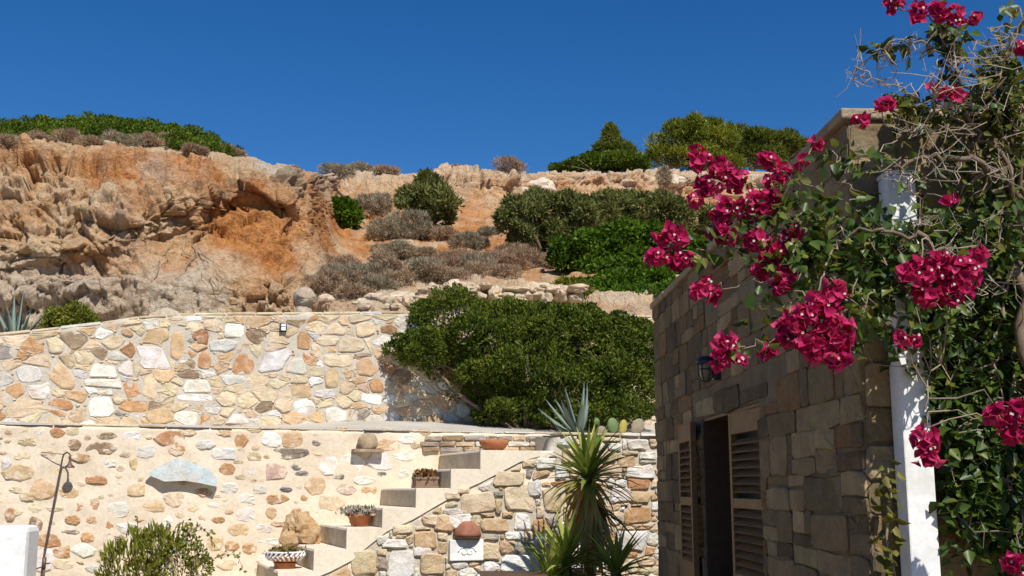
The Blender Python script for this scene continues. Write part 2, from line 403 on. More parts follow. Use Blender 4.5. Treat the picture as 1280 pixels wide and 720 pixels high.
# for keyed picture columns: base depth, then (row, depth) up the face, rim, plateau and crest
KEYS = [(-700, 17, [(350, 17.2), (338, 17.5), (300, 17.2), (245, 17.8), (200, 18.4), (192, 20.5), (185, 24)]),
        (-200, 17.5, [(348, 17.6), (337, 18.0), (300, 17.5), (240, 18), (190, 18.6), (184, 20.5), (178, 24)]),
        (0, 17.8, [(354, 17.9), (338, 18.05), (303, 17.95), (240, 18.3), (187, 19), (182, 21), (172, 25)]),
        (70, 17.9, [(350, 17.95), (335, 18.1), (300, 18.0), (235, 18.4), (184, 19), (180, 21), (166, 25)]),
        (110, 17.9, [(352, 17.95), (338, 18.2), (305, 18.1), (230, 18.5), (186, 19.3), (182, 21), (163, 26)]),
        (165, 17.9, [(345, 18.0), (308, 18.35), (280, 18.25), (232, 18.7), (190, 19.5), (185, 21.5), (164, 27)]),
        (230, 18, [(352, 18.2), (300, 19.0), (268, 18.9), (238, 18.9), (195, 19.9), (190, 22), (180, 27)]),
        (300, 18.1, [(352, 18.4), (300, 19.1), (262, 19.6), (236, 19.3), (200, 20), (197, 22), (196, 28)]),
        (350, 18.2, [(352, 18.5), (310, 19.1), (265, 19.7), (243, 19.6), (209, 20.3), (208, 23), (209, 29)]),
        (385, 18, [(362, 18.6), (325, 19.3), (285, 19.9), (250, 20.3), (219, 21), (219, 24), (221, 30)]),
        (430, 17.2, [(375, 18.2), (345, 20.4), (312, 23.5), (265, 27.5), (219, 29.5), (220, 33), (224, 40)]),
        (470, 17, [(378, 18), (345, 20.5), (310, 24), (265, 28.5), (219, 30), (220, 34), (224, 42)]),
        (620, 17, [(378, 18), (350, 20.5), (318, 24), (262, 30), (219, 31), (220, 35), (224, 43)]),
        (750, 17, [(378, 18), (350, 20.5), (318, 24), (256, 32), (216, 33), (217, 36), (222, 44)]),
        (900, 17, [(378, 18), (350, 20.5), (318, 24), (260, 33), (216, 34), (217, 37), (222, 45)]),
        (1500, 17, [(378, 18), (350, 20.5), (318, 24), (260, 33), (216, 34), (217, 37), (222, 45)])]
kx = np.array([k[0] for k in KEYS], float)
kb = np.array([k[1] for k in KEYS], float); ky = np.array([[p[0] for p in k[2]] for k in KEYS], float); kd = np.array([[p[1] for p in k[2]] for k in KEYS], float)
def smooth_interp(x, xs, ys):
    i = np.clip(np.searchsorted(xs, x) - 1, 0, len(xs) - 2); t = np.clip((x - xs[i]) / (xs[i + 1] - xs[i]), 0, 1); t = t * t * (3 - 2 * t)
    return ys[i] * (1 - t) + ys[i + 1] * t
def column(x):                  # world (x, y, z) control points of one column
    pts = []; rows = smooth_interp(x, kx, ky); deps = smooth_interp(x, kx, kd); b = float(smooth_interp(x, kx, kb))
    rx, _ = ray(x, 400); f0 = P3.off(.40); Y0 = f0.o.dot(f0.b) / (rx * f0.b.x + f0.b.y); u = (Vector((rx * Y0, Y0)) - f0.o).dot(f0.w); zt = up_top(u) - .10
    if Y0 > b - .5: Y0 = b - .5
    pts.append((rx * Y0, Y0, zt)); pts.append((rx * b, b, zt + .12))
    for y, d in zip(rows, deps): pts.append(tuple(at(x, y, d)))
    l = pts[-1]; pts.append((l[0] * 1.9, l[1] * 1.9, l[2] - 1.5)); pts.append((l[0] * 5, l[1] * 5, l[2] - 25)); return pts
def terr(px, py):               # point of the hillside seen at a pixel, front faces only
    rows = smooth_interp(px, kx, ky); deps = smooth_interp(px, kx, kd)
    return at(px, py, float(np.interp(-py, -rows, deps)))
xs = np.concatenate([np.linspace(-700, -40, 90)[:-1], np.linspace(-40, 910, 640), np.linspace(910, 1500, 60)[1:]])
segn = [10, 34, 34, 34, 46, 40, 14, 12, 8, 6]
tt = np.concatenate([np.linspace(i, i + 1, s, endpoint=False) for i, s in enumerate(segn)] + [[len(segn)]])
G = np.array([column(x) for x in xs])                                # columns x controls x 3
i0 = np.clip(np.floor(tt).astype(int), 0, G.shape[1] - 2); fr = (tt - i0)[None, :, None]
def cat(a, b, c, d, t): m1 = (c - a) * .35; m2 = (d - b) * .35; t2 = t * t; t3 = t2 * t; return (2 * t3 - 3 * t2 + 1) * b + (t3 - 2 * t2 + t) * m1 + (-2 * t3 + 3 * t2) * c + (t3 - t2) * m2
Slin = G[:, i0] * (1 - fr) + G[:, i0 + 1] * fr
S = cat(G[:, np.maximum(i0 - 1, 0)], G[:, i0], G[:, i0 + 1], G[:, np.minimum(i0 + 2, G.shape[1] - 1)], fr)
S = np.where((i0 >= 6)[None, :, None] | (i0 < 1)[None, :, None], Slin, S)
Du = np.gradient(S, axis=0); Dv = np.gradient(S, axis=1); N = np.cross(Du, Dv); N /= np.linalg.norm(N, axis=2)[..., None] + 1e-9
T = np.broadcast_to(tt[None], S.shape[:2]); PX = np.broadcast_to(xs[:, None], S.shape[:2])
ry = (S[..., 2] - EZ) / S[..., 1]; PY = 360 - F * np.tan(np.arctan(ry) - TILT)    # about the picture row, to lay out soils
steep = np.where((tt > 1.2) & (tt < 7.1), np.clip(1.5 - np.abs(N[..., 2]), .3, 1), .15)
left = 1 / (1 + np.exp((PX - 405) / 10))
wrp = np.stack([perlin(S * .5 + k * 9.1) for k in range(3)], -1) * .5
F1, F2, ID = worley((S + wrp) * np.array([.75, .75, 1.0])); Fa = worley.facet; f1, f2, iD = worley((S + wrp * .6) * np.array([2.1, 2.1, 2.8]) + 5); fa = worley.facet
q1, q2, qD = worley(S * np.array([5.5, 5.5, 7]) + wrp * 2); qa = worley.facet
sh = lambda a_, b_, k_: np.clip((b_ - a_) * k_, 0, 1)
disp = .26 * fbm(S * .5, 5, .5) + .22 * (ID - .5) + .30 * Fa - .09 * np.exp(-((F2 - F1) / .05) ** 2)
disp += .13 * (iD - .5) + .20 * fa - .05 * np.exp(-((f2 - f1) / .06) ** 2) + .065 * (qD - .5) + .10 * qa + .05 * fbm(S * 4, 4, .62)
r1, r2, rD = worley(S * np.array([12., 12, 14])); disp += .022 * (rD - .5)
strat = np.sin(S[..., 2] * 7 + 2.5 * perlin(S * .7)) * .05; disp += strat * left
hole = fbm(S * np.array([.8, .8, 1.3]) + 40, 3); disp -= .6 * np.clip(hole - .5, 0, 1) * left * ((T > 4) & (T < 7))
redz = np.exp(-(((PX - 315) / 85) ** 2 + ((PY - 285) / 52) ** 2))   # loose crumbling red earth
smoothbase = np.clip(1 - np.abs(PX - 235) / 130, 0, 1) * (PY > 300) * (T > .9)
amp = steep * (1 - .6 * np.clip(smoothbase * 2, 0, 1)) * np.where(T > 7.5, .2, 1) * (1 - .2 * redz) * np.where((left < .5) & (T < 5.6), .55, 1)
rim = np.clip(1 - np.abs(T - 6.8) / .8, 0, 1); disp += rim * .12 * (worley(S * .9 + 3)[2] - .4)
bound = np.clip((T - 0) / .9, 0, 1) * (1 - .75 * np.clip(1 - np.abs(T - 7.0) / 1.0, 0, 1)) * (1 - .75 * np.exp(-((PX - 402) / 22) ** 2))
S2 = S + N * (disp * amp * bound)[..., None]
nz = fbm(S * .7 + 11, 4)
soil = np.clip(redz * 2.2 - .2 + .5 * nz, 0, 1) + np.clip(1.25 - np.abs(T - 4.4) / 1.5, 0, 1) * (1 - left) * np.clip(.85 + nz, 0, 1)
soil += .9 * np.clip(nz - .02, 0, 1) * left + .6 * np.exp(-(((PX - 150) / 120) ** 2 + ((PY - 215) / 22) ** 2)) * np.clip(.6 + nz, 0, 1) + .5 * np.clip(1 - np.abs(PY - 205) / 16, 0, 1) * left * np.clip(.6 + nz, 0, 1)
pale = np.clip(((PY - 318 - 25 * nz) / 22), 0, 1) * left * np.clip((300 - PX) / 40 + nz, .15, 1) + np.clip(nz * 1.2 - .35, 0, 1) * .8
pale += (1 - left) * np.clip((T - 5.4) * 1.2, 0, 1) * np.clip(.45 + nz, 0, .8) + (T < 2.2) * (1 - left) * .5
pale += np.exp(-(((PX - 340) / 40) ** 2 + ((PY - 206) / 7) ** 2)) * 1.3
lich = np.clip(fbm(S * .9 + 70, 4) - .25, 0, 1) * 1.3 * np.exp(-(((PX - 300) / 150) ** 2 + ((PY - 228) / 22) ** 2)) + np.clip(T - 7, 0, 1) * .35
nu, nv = S.shape[:2]; ii, jj = np.meshgrid(np.arange(nu - 1), np.arange(nv - 1), indexing='ij'); a = (ii * nv + jj).ravel()
cl = fastmesh('hillside', S2.reshape(-1, 3), np.stack([a, a + nv, a + nv + 1, a + 1], 1), M['rock'], None, False,
              dict(soil=np.clip(soil, 0, 1).ravel(), pale=np.clip(pale, 0, 1).ravel(), lichen=np.clip(lich, 0, .8).ravel(), tone=np.clip(.45 * iD + .35 * ID + .3 * qD + .25 * (rD - .5) - .05, 0, 1).ravel()))
tag(cl, None, None, kind='structure')
def land(px, py, sink=0):       # the displaced surface nearest to a pixel's ray, frontmost
    d = np.abs(PXR - px) + np.abs(PYR - py); k = int(np.argmin(d + .0 * YR)); p = S2.reshape(-1, 3)[k]; return Vector((p[0], p[1], p[2] - sink))
_Y = S2[..., 1].ravel(); _rx = S2[..., 0].ravel() / _Y; _rz = (S2[..., 2].ravel() - EZ) / _Y
_den = CT + _rz * ST; PXR = 640 + F * _rx / _den; PYR = 360 - F * (_rz * CT - ST) / _den; YR = _Y

# ------------------------------------------------------------------ path and terrace
uL, uR = P2.hit(-420, 527)[0], P2.hit(1000, 540)[0]
UPA, UPB = P2.hit(330, 530)[0], P2.hit(540, 530)[0]
def path_pts(u, v):             # v 0 at the plastered wall's outer edge, 1 at the foot of the upper wall
    p = P2.o + P2.w * u + P2.b * (v * 1.75); zb = PATH_ZB + .11 * min(1, max(0, (u - UPA) / (UPB - UPA))); return (p.x, p.y, PATH_Z + (zb - PATH_Z) * v + .008 * math.sin(u * 3 + v * 5))
nu_, nv_ = 90, 8; V = [path_pts(uL + (uR - uL) * i / nu_, .02 + j / nv_ * .98) for i in range(nu_ + 1) for j in range(nv_ + 1)]
Fc = [(i * (nv_ + 1) + j, (i + 1) * (nv_ + 1) + j, (i + 1) * (nv_ + 1) + j + 1, i * (nv_ + 1) + j + 1) for i in range(nu_) for j in range(nv_)]
o = mesh('path', V, Fc, M['concrete'], None, True); tag(o, None, None, kind='structure')

# ------------------------------------------------------------------ upper retaining wall
root = empty('retaining_wall', P3.pt(0, 0), P3.a); tag(root, 'rubble retaining wall of cream, orange and white stones beneath the cliff', 'stone wall')
u0, u1 = P3.hit(-420, 450)[0], P3.hit(1000, 450)[0]
wall_sheet('mortar', up_top, u0, u1, EZ + .3, M['mortar'], root, .45, .014, .06, 3)
HU = [('white', [(170, 432), (203, 434), (213, 461), (178, 459)]), ('white', [(117, 455), (143, 457), (147, 472), (110, 471)]), ('white', [(105, 474), (150, 475), (153, 485), (105, 481)]),
      ('white', [(233, 475), (259, 475), (264, 492), (227, 490)]), ('white', [(222, 493), (266, 494), (266, 502), (220, 501)]), ('white', [(113, 498), (138, 495), (143, 512), (138, 520), (110, 519)]),
      ('gwhite', [(20, 462), (33, 456), (50, 460), (56, 474), (40, 478), (25, 476)]), ('peach', [(65, 463), (75, 450), (85, 462), (94, 478), (93, 486), (75, 485), (60, 470)]),
      ('peach', [(215, 417), (228, 413), (231, 440), (223, 451), (212, 447)]), ('orange', [(250, 440), (258, 437), (264, 448), (263, 461), (246, 459)]),
      ('orange', [(293, 450), (302, 441), (315, 448), (318, 462), (312, 468), (290, 467)]), ('white', [(281, 405), (305, 405), (305, 422), (281, 422)]),
      ('gwhite', [(262, 426), (285, 424), (298, 427), (295, 436), (280, 440), (262, 437)]), ('gwhite', [(322, 465), (332, 443), (353, 436), (364, 440), (352, 463)]),
      ('gwhite', [(356, 465), (365, 449), (378, 447), (383, 468)]), ('orange', [(372, 417), (380, 412), (389, 425), (387, 435), (372, 436)]),
      ('cream', [(402, 418), (420, 402), (432, 412), (430, 418)]), ('cream', [(445, 405), (465, 402), (470, 415), (455, 421), (445, 420)]),
      ('cream', [(422, 440), (425, 425), (438, 420), (452, 425), (458, 435), (440, 440)]), ('cream', [(403, 443), (440, 443), (441, 456), (425, 460), (405, 456)]),
      ('white', [(465, 427), (480, 418), (491, 425), (482, 435), (466, 430)]), ('orange', [(462, 477), (473, 473), (481, 483), (478, 491), (464, 490)]),
      ('peach', [(405, 465), (415, 459), (423, 465), (422, 483), (407, 485)]), ('white', [(452, 492), (477, 494), (476, 506), (452, 502)]), ('white', [(480, 497), (490, 492), (496, 500), (488, 505), (479, 503)]),
      ('brown', [(357, 400), (384, 399), (375, 410), (360, 405)]), ('rust', [(475, 408), (490, 405), (498, 412), (490, 417), (476, 416)]), ('orange', [(152, 412), (159, 409), (167, 417), (164, 421), (152, 418)]),
      ('cream', [(125, 427), (145, 420), (157, 424), (147, 436), (137, 438)]), ('cream', [(57, 424), (72, 421), (81, 430), (78, 441), (62, 442)]), ('cream', [(177, 495), (180, 470), (190, 468), (197, 480), (195, 500)]),
      ('orange', [(58, 505), (70, 497), (90, 502), (93, 510), (80, 513)]), ('orange', [(146, 510), (160, 500), (185, 502), (182, 514), (165, 516)]), ('orange', [(8, 484), (25, 478), (32, 490), (22, 498), (8, 493)]),
      ('peach', [(445, 452), (460, 448), (474, 462), (465, 471), (447, 468)]), ('white', [(406, 512), (420, 508), (434, 515), (432, 528), (408, 528)]), ('white', [(281, 530), (292, 517), (305, 520), (312, 529)])]
hands = [hand_poly(P3, p) for c, p in HU]
for (c, _), h in zip(HU, hands): stone(root, h, random.uniform(.008, .02), vary(PAL[c], .08), M['stone'], 11, .006)
ub0, ub1 = P3.hit(-90, 450)[0], P3.hit(600, 450)[0]; box = (ub0, ub1, PATH_ZB - .1, EZ + 2.5)
fixed = [(*centroid(h), math.sqrt(area(h) / 3.1)) for h in hands]
inside = lambda u, z: z < up_top(u) - .02
seeds = darts(box, fixed, [.125, .102, .082, .066, .052, .042], 420, 1.5, .9, inside)
cells = laguerre(seeds, box, 1.5)
wt = dict(cream=40, tan=14, peach=18, orange=10, rust=3, white=9, gwhite=14, grey=3, brown=4, pink=1)
for k, c in enumerate(cells[len(hands):]):
    if len(c) < 3: continue
    c = cut_top(c, lambda u: up_top(u) - .03, centroid(c)[0]) if True else c
    if len(c) < 3: continue
    c = cut_fixed(c, hands, .012)
    if len(c) < 3: continue
    c = inset(c, random.uniform(.002, .014))
    if len(c) >= 3 and area(c) > .0017: stone(root, c, random.uniform(.004, .017), vary(PAL[pick(wt)]), M['stone'], 10, .009)
# the same masonry goes on past both ends of what the photograph shows, joined into one piece
rest = MB()
for ua_, ub_ in ((P3.hit(-300, 450)[0], ub0), (ub1, P3.hit(960, 450)[0])):
    bx_ = (ua_, ub_, PATH_ZB - .1, EZ + 2.5)
    for c in laguerre(darts(bx_, [], [.13, .105, .085, .07], 160, 1.5, .9, inside), bx_, 1.5):
        if len(c) < 3: continue
        c = cut_top(c, lambda u: up_top(u) - .03, centroid(c)[0]); c = inset(c, random.uniform(.003, .012)) if len(c) >= 3 else c
        if len(c) < 3 or area(c) < .0015: continue
        o = stone(root, c, random.uniform(.008, .026), PAL['cream'], M['stone'], 10, .009)
        if o: rest.add([v.co + o.location for v in o.data.vertices], [tuple(p.vertices) for p in o.data.polygons]); bpy.data.objects.remove(o)
o = rest.obj('outer_stones', M['chips'], root); o['kind'] = 'stuff'
chips = MB()                    # packing chips pressed into the joints
for c in cells:
    for vx, vz in c:
        if random.random() < .33 and vz < up_top(vx) - .05 and not any(min(p[0] for p in h) < vx < max(p[0] for p in h) and min(p[1] for p in h) < vz < max(p[1] for p in h) for h in hands):
            rr_ = random.uniform(.012, .03); k_ = 6; ph = random.random() * 6; d_ = random.uniform(.008, .018); ring = [(vx + rr_ * random.uniform(.7, 1.3) * math.cos(ph + i * 6.283 / k_), vz + rr_ * random.uniform(.4, .8) * math.sin(ph + i * 6.283 / k_)) for i in range(k_)]
            chips.add([(x, .02, z) for x, z in ring] + [(vx + (x - vx) * .75, -d_ + random.uniform(-.003, .003), vz + (z - vz) * .75) for x, z in ring], [tuple(range(k_, 2 * k_))] + [(i, (i + 1) % k_, (i + 1) % k_ + k_, i + k_) for i in range(k_)])
o = chips.obj('packing_chips', M['chips'], root); o['kind'] = 'stuff'
# cap: flat slabs bedded along the top
u = ub0
while u < u1 - .1:
    w_ = random.uniform(.22, .5); z = up_top(u + w_ / 2); sl_ = math.atan2(up_top(u + w_) - up_top(u), w_); m = Matrix.Translation((u + w_ / 2, .2, z)) @ Matrix.Rotation(-sl_, 4, 'Y')
    s = MB().box(-w_ / 2 + .006, w_ / 2 - .006, -.205 - random.uniform(0, .012), .24, -.022, random.uniform(.006, .014)); o = s.obj('coping_stone', M['stone'], root, bevel=.008); o.matrix_local = m
    o.color = (*vary(PAL[random.choice(['cream', 'gwhite', 'cream', 'tan'])], .1), 1); u += w_

# ------------------------------------------------------------------ plastered wall behind the stairs
p2top = topfn([(-30, PATH_Z), (30, PATH_Z)]); root = empty('plastered_wall', P2.pt(0, 0), P2.a)
tag(root, 'cream plastered garden wall with scattered orange and white stones showing through', 'garden wall')
a0, a1 = P2.hit(-420, 600)[0], P2.hit(790, 540)[0]
wall_sheet('plaster', lambda u: PATH_Z - .004, a0, a1, 0, M['plaster'], root, .3, .013, .035, 8)
LW = [(72, 541, 18, 10, 'orange'), (132, 545, 24, 7, 'brown'), (164, 547, 26, 12, 'white'), (214, 548, 36, 17, 'orange'), (302, 550, 15, 16, 'orange'), (128, 560, 36, 15, 'brown'),
      (182, 565, 24, 13, 'gwhite'), (103, 573, 36, 10, 'orange'), (25, 591, 38, 18, 'peach'), (278, 568, 31, 14, 'gwhite'), (285, 587, 22, 14, 'orange'), (52, 612, 30, 22, 'peach'),
      (122, 600, 26, 10, 'orange'), (86, 615, 21, 15, 'peach'), (118, 630, 12, 14, 'orange'), (145, 637, 31, 16, 'gwhite'), (97, 634, 18, 10, 'orange'), (40, 654, 28, 17, 'brown'), (288, 611, 24, 15, 'gwhite'),
      (308, 625, 24, 14, 'white'), (308, 643, 21, 13, 'gwhite'), (105, 688, 27, 15, 'white'), (205, 652, 18, 14, 'white'), (52, 700, 26, 28, 'white'), (60, 675, 30, 17, 'orange'), (78, 690, 22, 14, 'orange'),
      (160, 660, 24, 14, 'gwhite'), (265, 680, 28, 17, 'peach'), (290, 683, 18, 12, 'orange'), (313, 686, 16, 12, 'orange'), (338, 550, 25, 17, 'white'), (366, 549, 28, 16, 'peach'), (363, 567, 44, 12, 'dgrey'),
      (416, 559, 18, 10, 'white'), (508, 549, 27, 11, 'white'), (410, 583, 24, 20, 'white'), (439, 579, 28, 22, 'white'), (478, 578, 36, 19, 'white'), (505, 570, 28, 10, 'white'), (424, 596, 13, 6, 'dgrey'),
      (477, 593, 12, 5, 'dgrey'), (455, 600, 25, 10, 'white'), (504, 592, 14, 9, 'white'), (395, 607, 25, 20, 'peach'), (347, 624, 28, 10, 'orange'), (461, 613, 22, 9, 'peach'), (345, 590, 25, 20, 'pink'),
      (371, 583, 14, 7, 'dgrey'), (377, 592, 15, 5, 'dgrey'), (358, 612, 15, 5, 'dgrey'), (395, 554, 12, 7, 'grey'), (132, 563, 10, 8, 'cream'), (92, 556, 16, 12, 'brown'), (50, 540, 14, 7, 'white'),
      (167, 580, 9, 16, 'peach'), (138, 580, 16, 8, 'gwhite'), (222, 563, 20, 11, 'orange'), (255, 556, 24, 12, 'gwhite'), (170, 612, 22, 14, 'peach'), (192, 633, 26, 14, 'peach'), (217, 625, 24, 17, 'cream'),
      (254, 615, 18, 10, 'orange'), (274, 650, 18, 8, 'orange'), (300, 662, 28, 14, 'peach'), (34, 622, 18, 10, 'tan'), (12, 644, 12, 14, 'orange'), (90, 650, 18, 11, 'orange'), (115, 650, 15, 9, 'peach'),
      (137, 656, 12, 10, 'orange'), (110, 672, 16, 11, 'orange'), (150, 672, 13, 6, 'grey'), (178, 672, 16, 10, 'orange'), (85, 665, 22, 5, 'grey'), (330, 660, 22, 10, 'gwhite'), (335, 678, 34, 10, 'gwhite'),
      (415, 628, 30, 16, 'cream'), (370, 640, 18, 9, 'orange'), (340, 642, 13, 12, 'peach'), (355, 655, 28, 7, 'orange'), (380, 623, 9, 7, 'orange'), (325, 612, 16, 10, 'gwhite'), (432, 612, 24, 11, 'pink'),
      (20, 612, 16, 8, 'cream'), (8, 580, 14, 14, 'gwhite'), (110, 547, 9, 6, 'tan'), (238, 580, 18, 8, 'cream'), (318, 570, 14, 12, 'tan'), (520, 556, 14, 8, 'tan'), (486, 556, 30, 14, 'peach'),
      (28, 571, 22, 8, 'cream'), (35, 552, 22, 9, 'tan'), (235, 541, 18, 7, 'cream'), (280, 541, 18, 7, 'tan'), (318, 538, 16, 6, 'tan'), (300, 596, 14, 7, 'cream'), (240, 700, 26, 14, 'peach'), (285, 706, 24, 14, 'cream'),
      (20, 640, 22, 9, 'cream'), (28, 690, 20, 14, 'peach'), (80, 706, 26, 12, 'cream'), (330, 700, 18, 10, 'gwhite'), (-18, 600, 26, 16, 'orange'), (-20, 560, 28, 14, 'white'), (-14, 640, 20, 14, 'cream')]
for x, y, w_, h_, c in LW: stone(root, blob(P2, x, y, w_ * 1.16, h_ * 1.2, .2, random.choice([6, 7, 8])), random.uniform(.004, .012), vary(PAL[c], .1), M['plaster_stone'], 10, .007, dome=.7)
random.seed(31)
occ = [(x, y, max(w_, h_) / 2) for x, y, w_, h_, c in LW] + [(228, 590, 45), (458, 555, 22)]
for k in range(2600):            # small fillers between the large ones
    x, y = random.uniform(-170, 540), random.uniform(536, 715); w_ = random.uniform(16, 28) if k < 900 else random.uniform(8, 16)
    if x > 330 and y > 690 - (x - 330) * .62: continue
    if any((x - a) ** 2 + ((y - b) * 1.4) ** 2 < (r + w_ * .62) ** 2 for a, b, r in occ): continue
    occ.append((x, y, w_ / 2)); stone(root, blob(P2, x, y, w_, w_ * random.uniform(.4, .7), .25, random.choice([6, 7, 8])), random.uniform(.002, .008), vary(PAL[pick(dict(cream=9, peach=4, orange=1, gwhite=2, tan=2, white=2))]), M['plaster_stone'], 9, .004, dome=.8)
u = a0; random.seed(5)          # thin edging slabs of the path, set on top of the wall
while u < a1 - .1:
    w_ = random.uniform(.18, .55); s = MB().box(u + .004, u + w_ - .006, -.004 - random.uniform(0, .02), random.uniform(.12, .26), PATH_Z + .0, PATH_Z + random.uniform(.006, .022))
    o = s.obj('edging_slab', M['stone'], root, bevel=.006); o.color = (*vary(PAL[random.choice(['gwhite', 'grey', 'cream', 'cream', 'cream', 'tan'])], .15), 1); u += w_
# grey stone courses under the edge beside the landing
for (x0, x1, rows) in [(525, 742, ((545, 551), (552, 558), (559, 565)))]:
    for y0, y1 in rows:
        x = x0 + random.uniform(0, 12)
        while x < x1:
            w_ = random.uniform(14, 30); stone(root, hand_poly(P2, [(x, y0), (x + w_ - 1, y0 + random.uniform(-.6, .6)), (x + w_ - 1, y1), (x, y1)]), random.uniform(.03, .05), vary(PAL[random.choice(['grey', 'grey', 'tan', 'brown', 'gwhite'])]), M['stone'], 9, .008); x += w_

# ------------------------------------------------------------------ stairs
stair = empty('staircase', P1.pt(0, 0), P1.a); tag(stair, 'cream plastered outdoor stairs climbing along the garden wall', 'stairs')
RX = [394, 434, 478, 519.5, 563, 600]; LV = [-.574, -.38, -.19, 0, .19, .38]; ur = [P1.hit(x, 640)[0] for x in RX]
tread = (ur[-1] - ur[0]) / 5
ur = [ur[0] - tread * k for k in (5, 4, 3, 2, 1)] + ur; LV = [-.574 - .195 * k for k in (5, 4, 3, 2, 1)] + LV
uend = P1.hit(693, 565)[0]; ubed = P1.hit(742, 565)[0]; ed = ur[1:] + [ubed]
for a_, b_, z in zip(ur, ed, LV):
    if EZ + z < .02: continue
    s = MB(); n = 7; V = []                                # one step with a slightly worn nosing
    s.box(a_, b_ + .03, .352 if b_ == ubed and False else 0, 1.497, max(-.05, EZ + z - .42), EZ + z)
    o = s.obj('step', M['smooth_plaster'], stair, bevel=.022)
    MB().box(a_ - .006, a_ + .01, .012, 1.49, EZ + z - .19, EZ + z - .022).obj('riser', M['riser_plaster'], o)  # riser face in a darker plaster tone than the tread
low_px = [(300, 775), (380, 728), (413, 714), (440, 700), (458, 684), (483, 664), (516, 649), (552, 628), (580, 612), (600, 603), (625, 590), (650, 577), (675, 570), (695, 562)]
low = [P1.hit(*p) for p in low_px]; lowf = topfn(low)
poly = [low[0]] + low[1:]; stp = []
for a_, b_, z in zip(ur, ed, LV):
    if a_ < low[0][0]: continue
    stp += [(a_ - .004, EZ + z), (b_ - .004, EZ + z)]
stp = stp[::-1]
# stringer: build as strips so that the stepped outline stays clean
s = MB(); us = sorted(set([round(q, 4) for q in [p[0] for p in low] + [q[0] for q in stp]]))
def levelat(u):
    z = -1
    for a_, l_ in zip(ur, LV):
        if u >= a_ - .004: z = l_
    return EZ + z
Vt = []; 
for ua, ub in zip(us[:-1], us[1:]):
    if ub - ua < .002 or ub > uend + .01: continue
    zt = levelat((ua + ub) / 2) - .004; za, zb = lowf(ua), lowf(ub)
    if zt < min(za, zb): continue
    s.add([(ua, -.022, za), (ub, -.022, zb), (ub, -.022, zt), (ua, -.022, zt), (ua, .03, za), (ub, .03, zb), (ub, .03, zt), (ua, .03, zt)],
          [(0, 1, 2, 3), (4, 7, 6, 5), (0, 4, 5, 1), (3, 2, 6, 7), (1, 5, 6, 2), (0, 3, 7, 4)])
s.obj('stringer', M['smooth_plaster'], stair)

# ------------------------------------------------------------------ stone wall below the stairs and out to the right
root = empty('stair_wall', P1.pt(0, 0), P1.a); tag(root, 'dry stone wall of pale blocks below the stairs, running behind the yuccas', 'stone wall')
zr = EZ + .545; rw_top = topfn([(low[0][0] - 3, -.5), (low[0][0] - .01, low[0][1] - .3)] + low[:-1] + [(low[-1][0], low[-1][1]), (low[-1][0] + .03, zr), (12, zr)])
ulow = ur[0] - .2; wu1 = P1.hit(1000, 600)[0]
wall_sheet('mortar', lambda u: rw_top(u) - (.0 if u > uend else .012), P1.hit(330, 700)[0], wu1, 0, M['mortar'], root, .35, .012, .05, 12)
SW = [(598, 628, 42, 25, 'cream'), (650, 622, 36, 31, 'cream'), (638, 599, 39, 16, 'cream'), (682, 579, 21, 14, 'gwhite'), (661, 579, 15, 9, 'cream'), (667, 611, 16, 20, 'gwhite'), (573, 651, 28, 18, 'white'),
      (653, 652, 20, 20, 'white'), (620, 656, 33, 16, 'peach'), (556, 654, 22, 20, 'peach'), (613, 688, 24, 20, 'cream'), (634, 684, 19, 14, 'peach'), (800, 589, 30, 14, 'white'), (797, 555, 26, 13, 'white'), (768, 558, 18, 10, 'white'),
      (762, 587, 28, 15, 'cream'), (809, 569, 22, 9, 'white'), (782, 577, 20, 14, 'peach'), (799, 621, 28, 14, 'peach'), (796, 644, 34, 20, 'orange'), (789, 676, 38, 24, 'gwhite'), (776, 619, 26, 19, 'gwhite'), (798, 605, 32, 14, 'orange'),
      (455, 704, 28, 32, 'cream'), (501, 703, 32, 34, 'white'), (493, 679, 29, 10, 'white'), (530, 675, 26, 20, 'peach'), (541, 706, 30, 26, 'tan'), (476, 704, 16, 15, 'grey'), (527, 690, 20, 11, 'gwhite'), (504, 662, 24, 10, 'cream'),
      (538, 650, 22, 12, 'cream'), (567, 640, 22, 8, 'gwhite'), (653, 706, 46, 22, 'white'), (623, 632, 8, 18, 'tan'), (690, 625, 22, 30, 'tan'), (607, 671, 28, 9, 'grey'), (642, 670, 20, 9, 'white'), (580, 613, 16, 9, 'cream'),
      (564, 620, 20, 9, 'cream'), (478, 675, 16, 11, 'gwhite'), (700, 590, 14, 18, 'gwhite'), (710, 570, 14, 18, 'cream'), (680, 700, 20, 14, 'gwhite'), (745, 610, 22, 16, 'peach'), (750, 650, 24, 16, 'cream'), (732, 575, 22, 16, 'gwhite')]
random.seed(12)
def block(pl, x, y, w_, h_):     # a squared block with uneven corners
    j = lambda k_: random.uniform(-k_, k_); a_, b_ = w_ / 2, h_ / 2
    p_ = [(x - a_ + j(a_ * .22), y + b_ + j(b_ * .2)), (x + a_ + j(a_ * .22), y + b_ + j(b_ * .2)), (x + a_ + j(a_ * .22), y - b_ + j(b_ * .22)), (x - a_ + j(a_ * .22), y - b_ + j(b_ * .22))]
    return hand_poly(pl, p_)
hands = [block(P1, x, y, w_, h_) for x, y, w_, h_, c in SW]
plaque = ccw([P1.hit(*p) for p in [(561, 675), (602, 674), (603, 700), (561, 701)]])
for h, q in zip(hands, SW): stone(root, h, random.uniform(.025, .045), vary(PAL[q[4]], .08), M['stone'], 12, .008)
bx = (P1.hit(400, 700)[0], P1.hit(860, 600)[0], .45, zr)
inside = lambda u, z: z < rw_top(u) - .03
